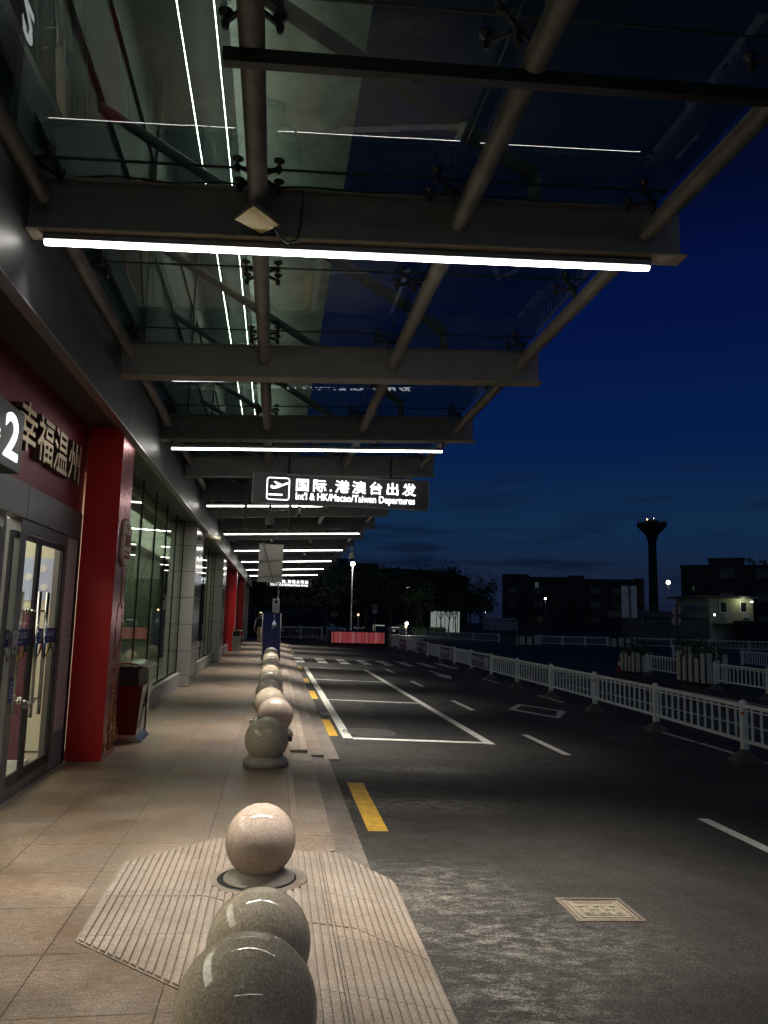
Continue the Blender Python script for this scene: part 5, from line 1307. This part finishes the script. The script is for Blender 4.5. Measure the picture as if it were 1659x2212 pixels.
for px0, px1, lab in ((893, 925, 'clipped hedge lit by the lamp left of the booth'), (930, 965, 'darker clipped hedge in front of the booth')):
    a = at(px0, 1356, 104); b = at(px1, 1356, 104); mb = MB()
    mb.box(a.x + .2, b.x - .2, 104.2, 105.2, GZ, GZ + .75)
    for i in range(1500):
        c = Vector((rnd.uniform(a.x, b.x), rnd.uniform(104, 105.4), GZ + rnd.uniform(.05, 1.0))); s = rnd.uniform(.05, .12)
        v1 = Vector((rnd.uniform(-1, 1), rnd.uniform(-1, 1), rnd.uniform(-1, 1))).normalized() * s; v2 = v1.cross(Vector((rnd.uniform(-1, 1), .4, .3))).normalized() * s * .6
        mb.add([c - v1, c + v2, c + v1, c - v2], [(0, 1, 2, 3)])
    tag(mb.build('hedge', 'leaf2', fix=False), lab, 'hedge')

# ---------------------------------------------------------------- background buildings
def facing(px, D):
    """frame of a building front that squarely faces the camera: its root and a pixel -> (u, z) function"""
    d = at(px, 1300, 1.0); an = math.atan2(d.x, 1.0); n_ = Vector((math.sin(an), math.cos(an), 0))

    def f(qx, qy, back=0.0):
        e = ROT @ Vector((qx - CXP, -(qy - CYP), -FPX)); p_ = e * ((D + back) / e.dot(n_)) + Vector((0, 0, CAMZ))
        return p_.dot(Vector((math.cos(an), -math.sin(an), 0))), p_.z
    return n_ * D, -an, f


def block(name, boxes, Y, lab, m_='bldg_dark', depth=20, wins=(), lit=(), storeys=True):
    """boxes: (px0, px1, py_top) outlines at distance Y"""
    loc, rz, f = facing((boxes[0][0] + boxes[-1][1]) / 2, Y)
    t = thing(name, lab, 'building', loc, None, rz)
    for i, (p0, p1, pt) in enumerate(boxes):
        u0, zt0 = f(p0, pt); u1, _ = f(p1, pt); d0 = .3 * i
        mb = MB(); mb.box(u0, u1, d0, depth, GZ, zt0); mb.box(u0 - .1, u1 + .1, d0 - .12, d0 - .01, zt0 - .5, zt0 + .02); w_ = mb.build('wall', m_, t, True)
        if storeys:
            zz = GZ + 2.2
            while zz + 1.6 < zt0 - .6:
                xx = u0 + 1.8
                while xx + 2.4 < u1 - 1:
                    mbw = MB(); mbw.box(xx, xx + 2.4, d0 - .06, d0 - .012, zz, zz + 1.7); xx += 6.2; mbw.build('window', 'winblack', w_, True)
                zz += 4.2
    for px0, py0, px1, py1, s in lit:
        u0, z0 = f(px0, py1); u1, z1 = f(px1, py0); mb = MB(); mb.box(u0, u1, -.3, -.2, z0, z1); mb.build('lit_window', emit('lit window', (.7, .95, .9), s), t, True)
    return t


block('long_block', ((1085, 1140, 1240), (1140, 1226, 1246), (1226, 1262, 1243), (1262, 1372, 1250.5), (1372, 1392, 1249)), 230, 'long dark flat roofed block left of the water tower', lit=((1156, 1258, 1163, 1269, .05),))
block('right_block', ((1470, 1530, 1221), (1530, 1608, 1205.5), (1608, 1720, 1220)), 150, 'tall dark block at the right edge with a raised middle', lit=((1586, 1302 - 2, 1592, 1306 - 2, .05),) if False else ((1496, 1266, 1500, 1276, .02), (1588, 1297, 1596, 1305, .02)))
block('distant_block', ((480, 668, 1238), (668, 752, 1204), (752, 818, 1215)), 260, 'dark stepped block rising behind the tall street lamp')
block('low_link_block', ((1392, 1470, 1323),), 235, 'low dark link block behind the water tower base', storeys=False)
# curved roof hall
t = thing('curved_hall', 'long dark hall with a shallow curved roof behind the trees', 'building', (at(920, 1300, 240).x, 240, GZ))
pts = [(818, 1236), (840, 1234), (880, 1236), (930, 1239), (970, 1244), (1000, 1251), (1012, 1256)]
mb = MB(); poly = [(at(a, b, 240).x, at(a, b, 240).z) for a, b in pts]
mb.prism([(poly[0][0], GZ)] + poly + [(poly[-1][0], GZ)], 'y', 240.5, 270); mb.build('wall', 'bldg_dark', t)
mb = MB()
for (a, b), (c, d) in zip(poly[:-1], poly[1:]): mb.hexa([(a, 238, b), (c, 238, d), (c, 272, d), (a, 272, b)], [(a, 238, b + .9), (c, 238, d + .9), (c, 272, d + .9), (a, 272, b + .9)])
mb.build('roof', 'bldg_dark', t)
for px0, px1, py, Y, lab in ((811, 831, 1350.5, 100, 'short white glowing boom arm before the lamps left of the booth'), (846, 877, 1355, 96, 'long thin white boom arm left of the pale gate post')):
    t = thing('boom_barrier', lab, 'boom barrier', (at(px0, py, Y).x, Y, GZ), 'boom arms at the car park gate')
    a = at(px0, py, Y); b = at(px1, py + 1, Y); mb = MB(); mb.bar(a, b, .07, .10); mb.build('arm', emit('glowing boom arm', (.9, 1, .95), .35), t)  # light falling on the arm put in as its own glow
    mb = MB(); mb.box(a.x - .35, a.x - .01, Y - .15, Y + .15, GZ, a.z + .1); mb.build('cabinet', 'cement', t)
# pylon masts
for px, py, Y, lab in ((761, 1184, 262, 'thin lattice mast rising above the street lamp head'), (881, 1228, 230, 'thin mast on top of the curved hall roof'), (1038, 1256, 210, 'slender lattice mast right of the tree row')):
    a = at(px, py, Y); t = thing('lattice_mast', lab, 'mast', (a.x, Y, GZ)); mb = MB(); mb.cyl((a.x, Y, GZ), a, .35, .12, 6)
    for k_ in range(3): mb.box(a.x - 1.5, a.x + 1.5, Y - .05, Y + .05, a.z - 1.5 - 2 * k_, a.z - 1.35 - 2 * k_)
    mb.build('frame', 'steel', t)
# water tower
WY = 300; base = at(1413, 1300, WY); s_ = WY / FPX
t = thing('water_tower', 'dark water tower with flared bowl and railed top', 'tower', (base.x, WY, GZ))
zt_ = lambda py: at(1413, py, WY).z
mb = MB(); mb.lathe([(1.95, GZ), (1.72, zt_(1240)), (1.62, zt_(1166))], (base.x - .2, WY, 0), 28); mb.build('shaft', 'bldg_dark', t)
mb = MB(); mb.lathe([(2.2, zt_(1166)), (2.3, zt_(1158)), (2.35, zt_(1157)), (5.95, zt_(1137)), (6.05, zt_(1133.5)), (6.0, zt_(1131))], (base.x - .2, WY, 0), 36); mb.build('bowl', 'bldg_dark', t)
mb = MB(); mb.lathe([(2.6, zt_(1131)), (2.5, zt_(1125)), (1.2, zt_(1123))], (base.x - .1, WY, 0), 24); mb.build('cap', 'bldg_dark', t)
mb = MB()
for k_ in range(30):
    an = 6.283 * k_ / 30; x_, y_ = base.x - .2 + 5.8 * math.cos(an), WY + 5.8 * math.sin(an); mb.cyl((x_, y_, zt_(1131)), (x_, y_, zt_(1124.5)), .05, n=5)
    an2 = 6.283 * (k_ + 1) / 30
    for zz in (zt_(1124.5), zt_(1127.5)): mb.cyl((x_, y_, zz), (base.x - .2 + 5.8 * math.cos(an2), WY + 5.8 * math.sin(an2), zz), .05, n=5)
mb.build('guard_rail', 'steel', t)
for px, py, r_ in ((1398, 1122, .34), (1412, 1120, .16)):
    mb = MB(); a = at(px, py, WY - 4); mb.sphere(a, r_, 10); mb.build('beacon', 'warm' if r_ > .3 else 'spot', t)
    mb = MB(); mb.cyl((a.x, WY - 4, zt_(1131) - .1), (a.x, WY - 4, a.z - r_), .08, n=6); mb.build('beacon_stem', 'steel', t)
# radar dishes on the right block
for i, (px, py) in enumerate(((1619, 1212), (1626, 1218), (1641, 1209 + 4), (1650, 1217))):
    a = at(px, py, 158); t = thing('roof_dish', ['left tall dish antenna on the right block roof', 'left low dish antenna on the right block roof', 'right tall dish antenna on the right block roof', 'right low dish antenna on the right block roof'][i], 'antenna', (a.x, 158, at(px, 1221, 158).z), 'dish antennas on the roof')
    mb = MB(); mb.lathe([(.08, 0), (.45, .12), (.72, .35), (.70, .38), (.42, .17), (.05, .06)], (0, 0, 0), 18); o = mb.build('dish', 'steel', t, True); o.rotation_euler = (R(70), 0, R(-30 + 40 * i)); o.location = (0, 0, a.z - at(px, 1221, 158).z)
    mb = MB(); mb.cyl((0, 0, -.2), (0, 0, a.z - at(px, 1221, 158).z), .07, n=8); mb.build('mast', 'steel', t, True)
# low house with lit wall on the right
HY = 90
t = thing('low_house', 'low pale house with two windows lit by a wall lamp on the right', 'building', (at(1585, 1340, HY).x, HY, GZ))
a = at(1534, 1386, HY); b = at(1626, 1294, HY)
mb = MB(); mb.box(a.x, b.x, HY, HY + 8, GZ, b.z); mb.build('wall', mat('house wall', (.36, .38, .28), .8, 0, .15, 1), t)
mb = MB(); c1 = at(1510, 1293, HY); mb.box(c1.x, b.x + .3, HY - .7, HY + 8.2, b.z, b.z + .3); mb.build('roof', 'bldg', t)
for px0, px1 in ((1556, 1568), (1600, 1611)):
    c0 = at(px0, 1322, HY); c1 = at(px1, 1302, HY)
    mb = MB(); mb.box(c0.x, c1.x, HY - .04, HY - .01, c0.z, c1.z); w_ = mb.build('window', 'winblack', t)
    mb = MB(); mb.box(c0.x - .12, c0.x, HY - .08, HY - .005, c0.z - .1, c1.z + .1); mb.box(c0.x, c1.x, HY - .08, HY - .042, c0.z - .1, c0.z); mb.build('frame', 'letterw', w_)
    mb = MB(); mb.box(c1.x - .5, c1.x + .1, HY - .5, HY - .1, c0.z - .75, c0.z - .25); mb.build('air_unit', 'letterw', t)
mb = MB(); c0 = at(1536, 1348, HY); c1 = at(1595, 1336, HY); mb.box(c0.x, c1.x, HY - 1.6, HY - .02, c0.z, c0.z + .2); mb.build('porch_roof', 'cement', t)
mb = MB(); c0 = at(1475, 1386, HY); c1 = at(1533.5, 1337, HY); mb.box(c0.x - 5, c1.x, HY + .5, HY + 6, GZ, c1.z); mb.box(c0.x - 6.8, c1.x, HY, HY + 6.3, c1.z, c1.z + .8); mb.build('wing', mat('wing wall', (.10, .105, .10), .8, 0, .2, .5), t)
mb = MB(); c0 = at(1596, 1340, HY - 3); mb.box(c0.x, c0.x + 14, HY - 3, HY - 1.8, GZ, at(1600, 1341, HY - 3).z); mb.build('dark_shed', 'bldg_dark', t)
c0 = at(1624, 1300, HY - .55); mb = MB(); mb.box(c0.x - .12, c0.x + .12, HY - .65, HY - .4, c0.z - .08, c0.z + .08); mb.build('wall_lamp', emit('house wall lamp', (1, 1, .75), 4), t)
ld = bpy.data.lights.new('house_light', 'POINT'); ld.energy = 34; ld.shadow_soft_size = .12; ld.color = (1, 1, .62); lo = bpy.data.objects.new('house_light', ld); COL.objects.link(lo); lo.parent = t; lo.location = Vector((at(1607, 1299, HY - .8).x, HY - .8, c0.z + .1)) - t.location
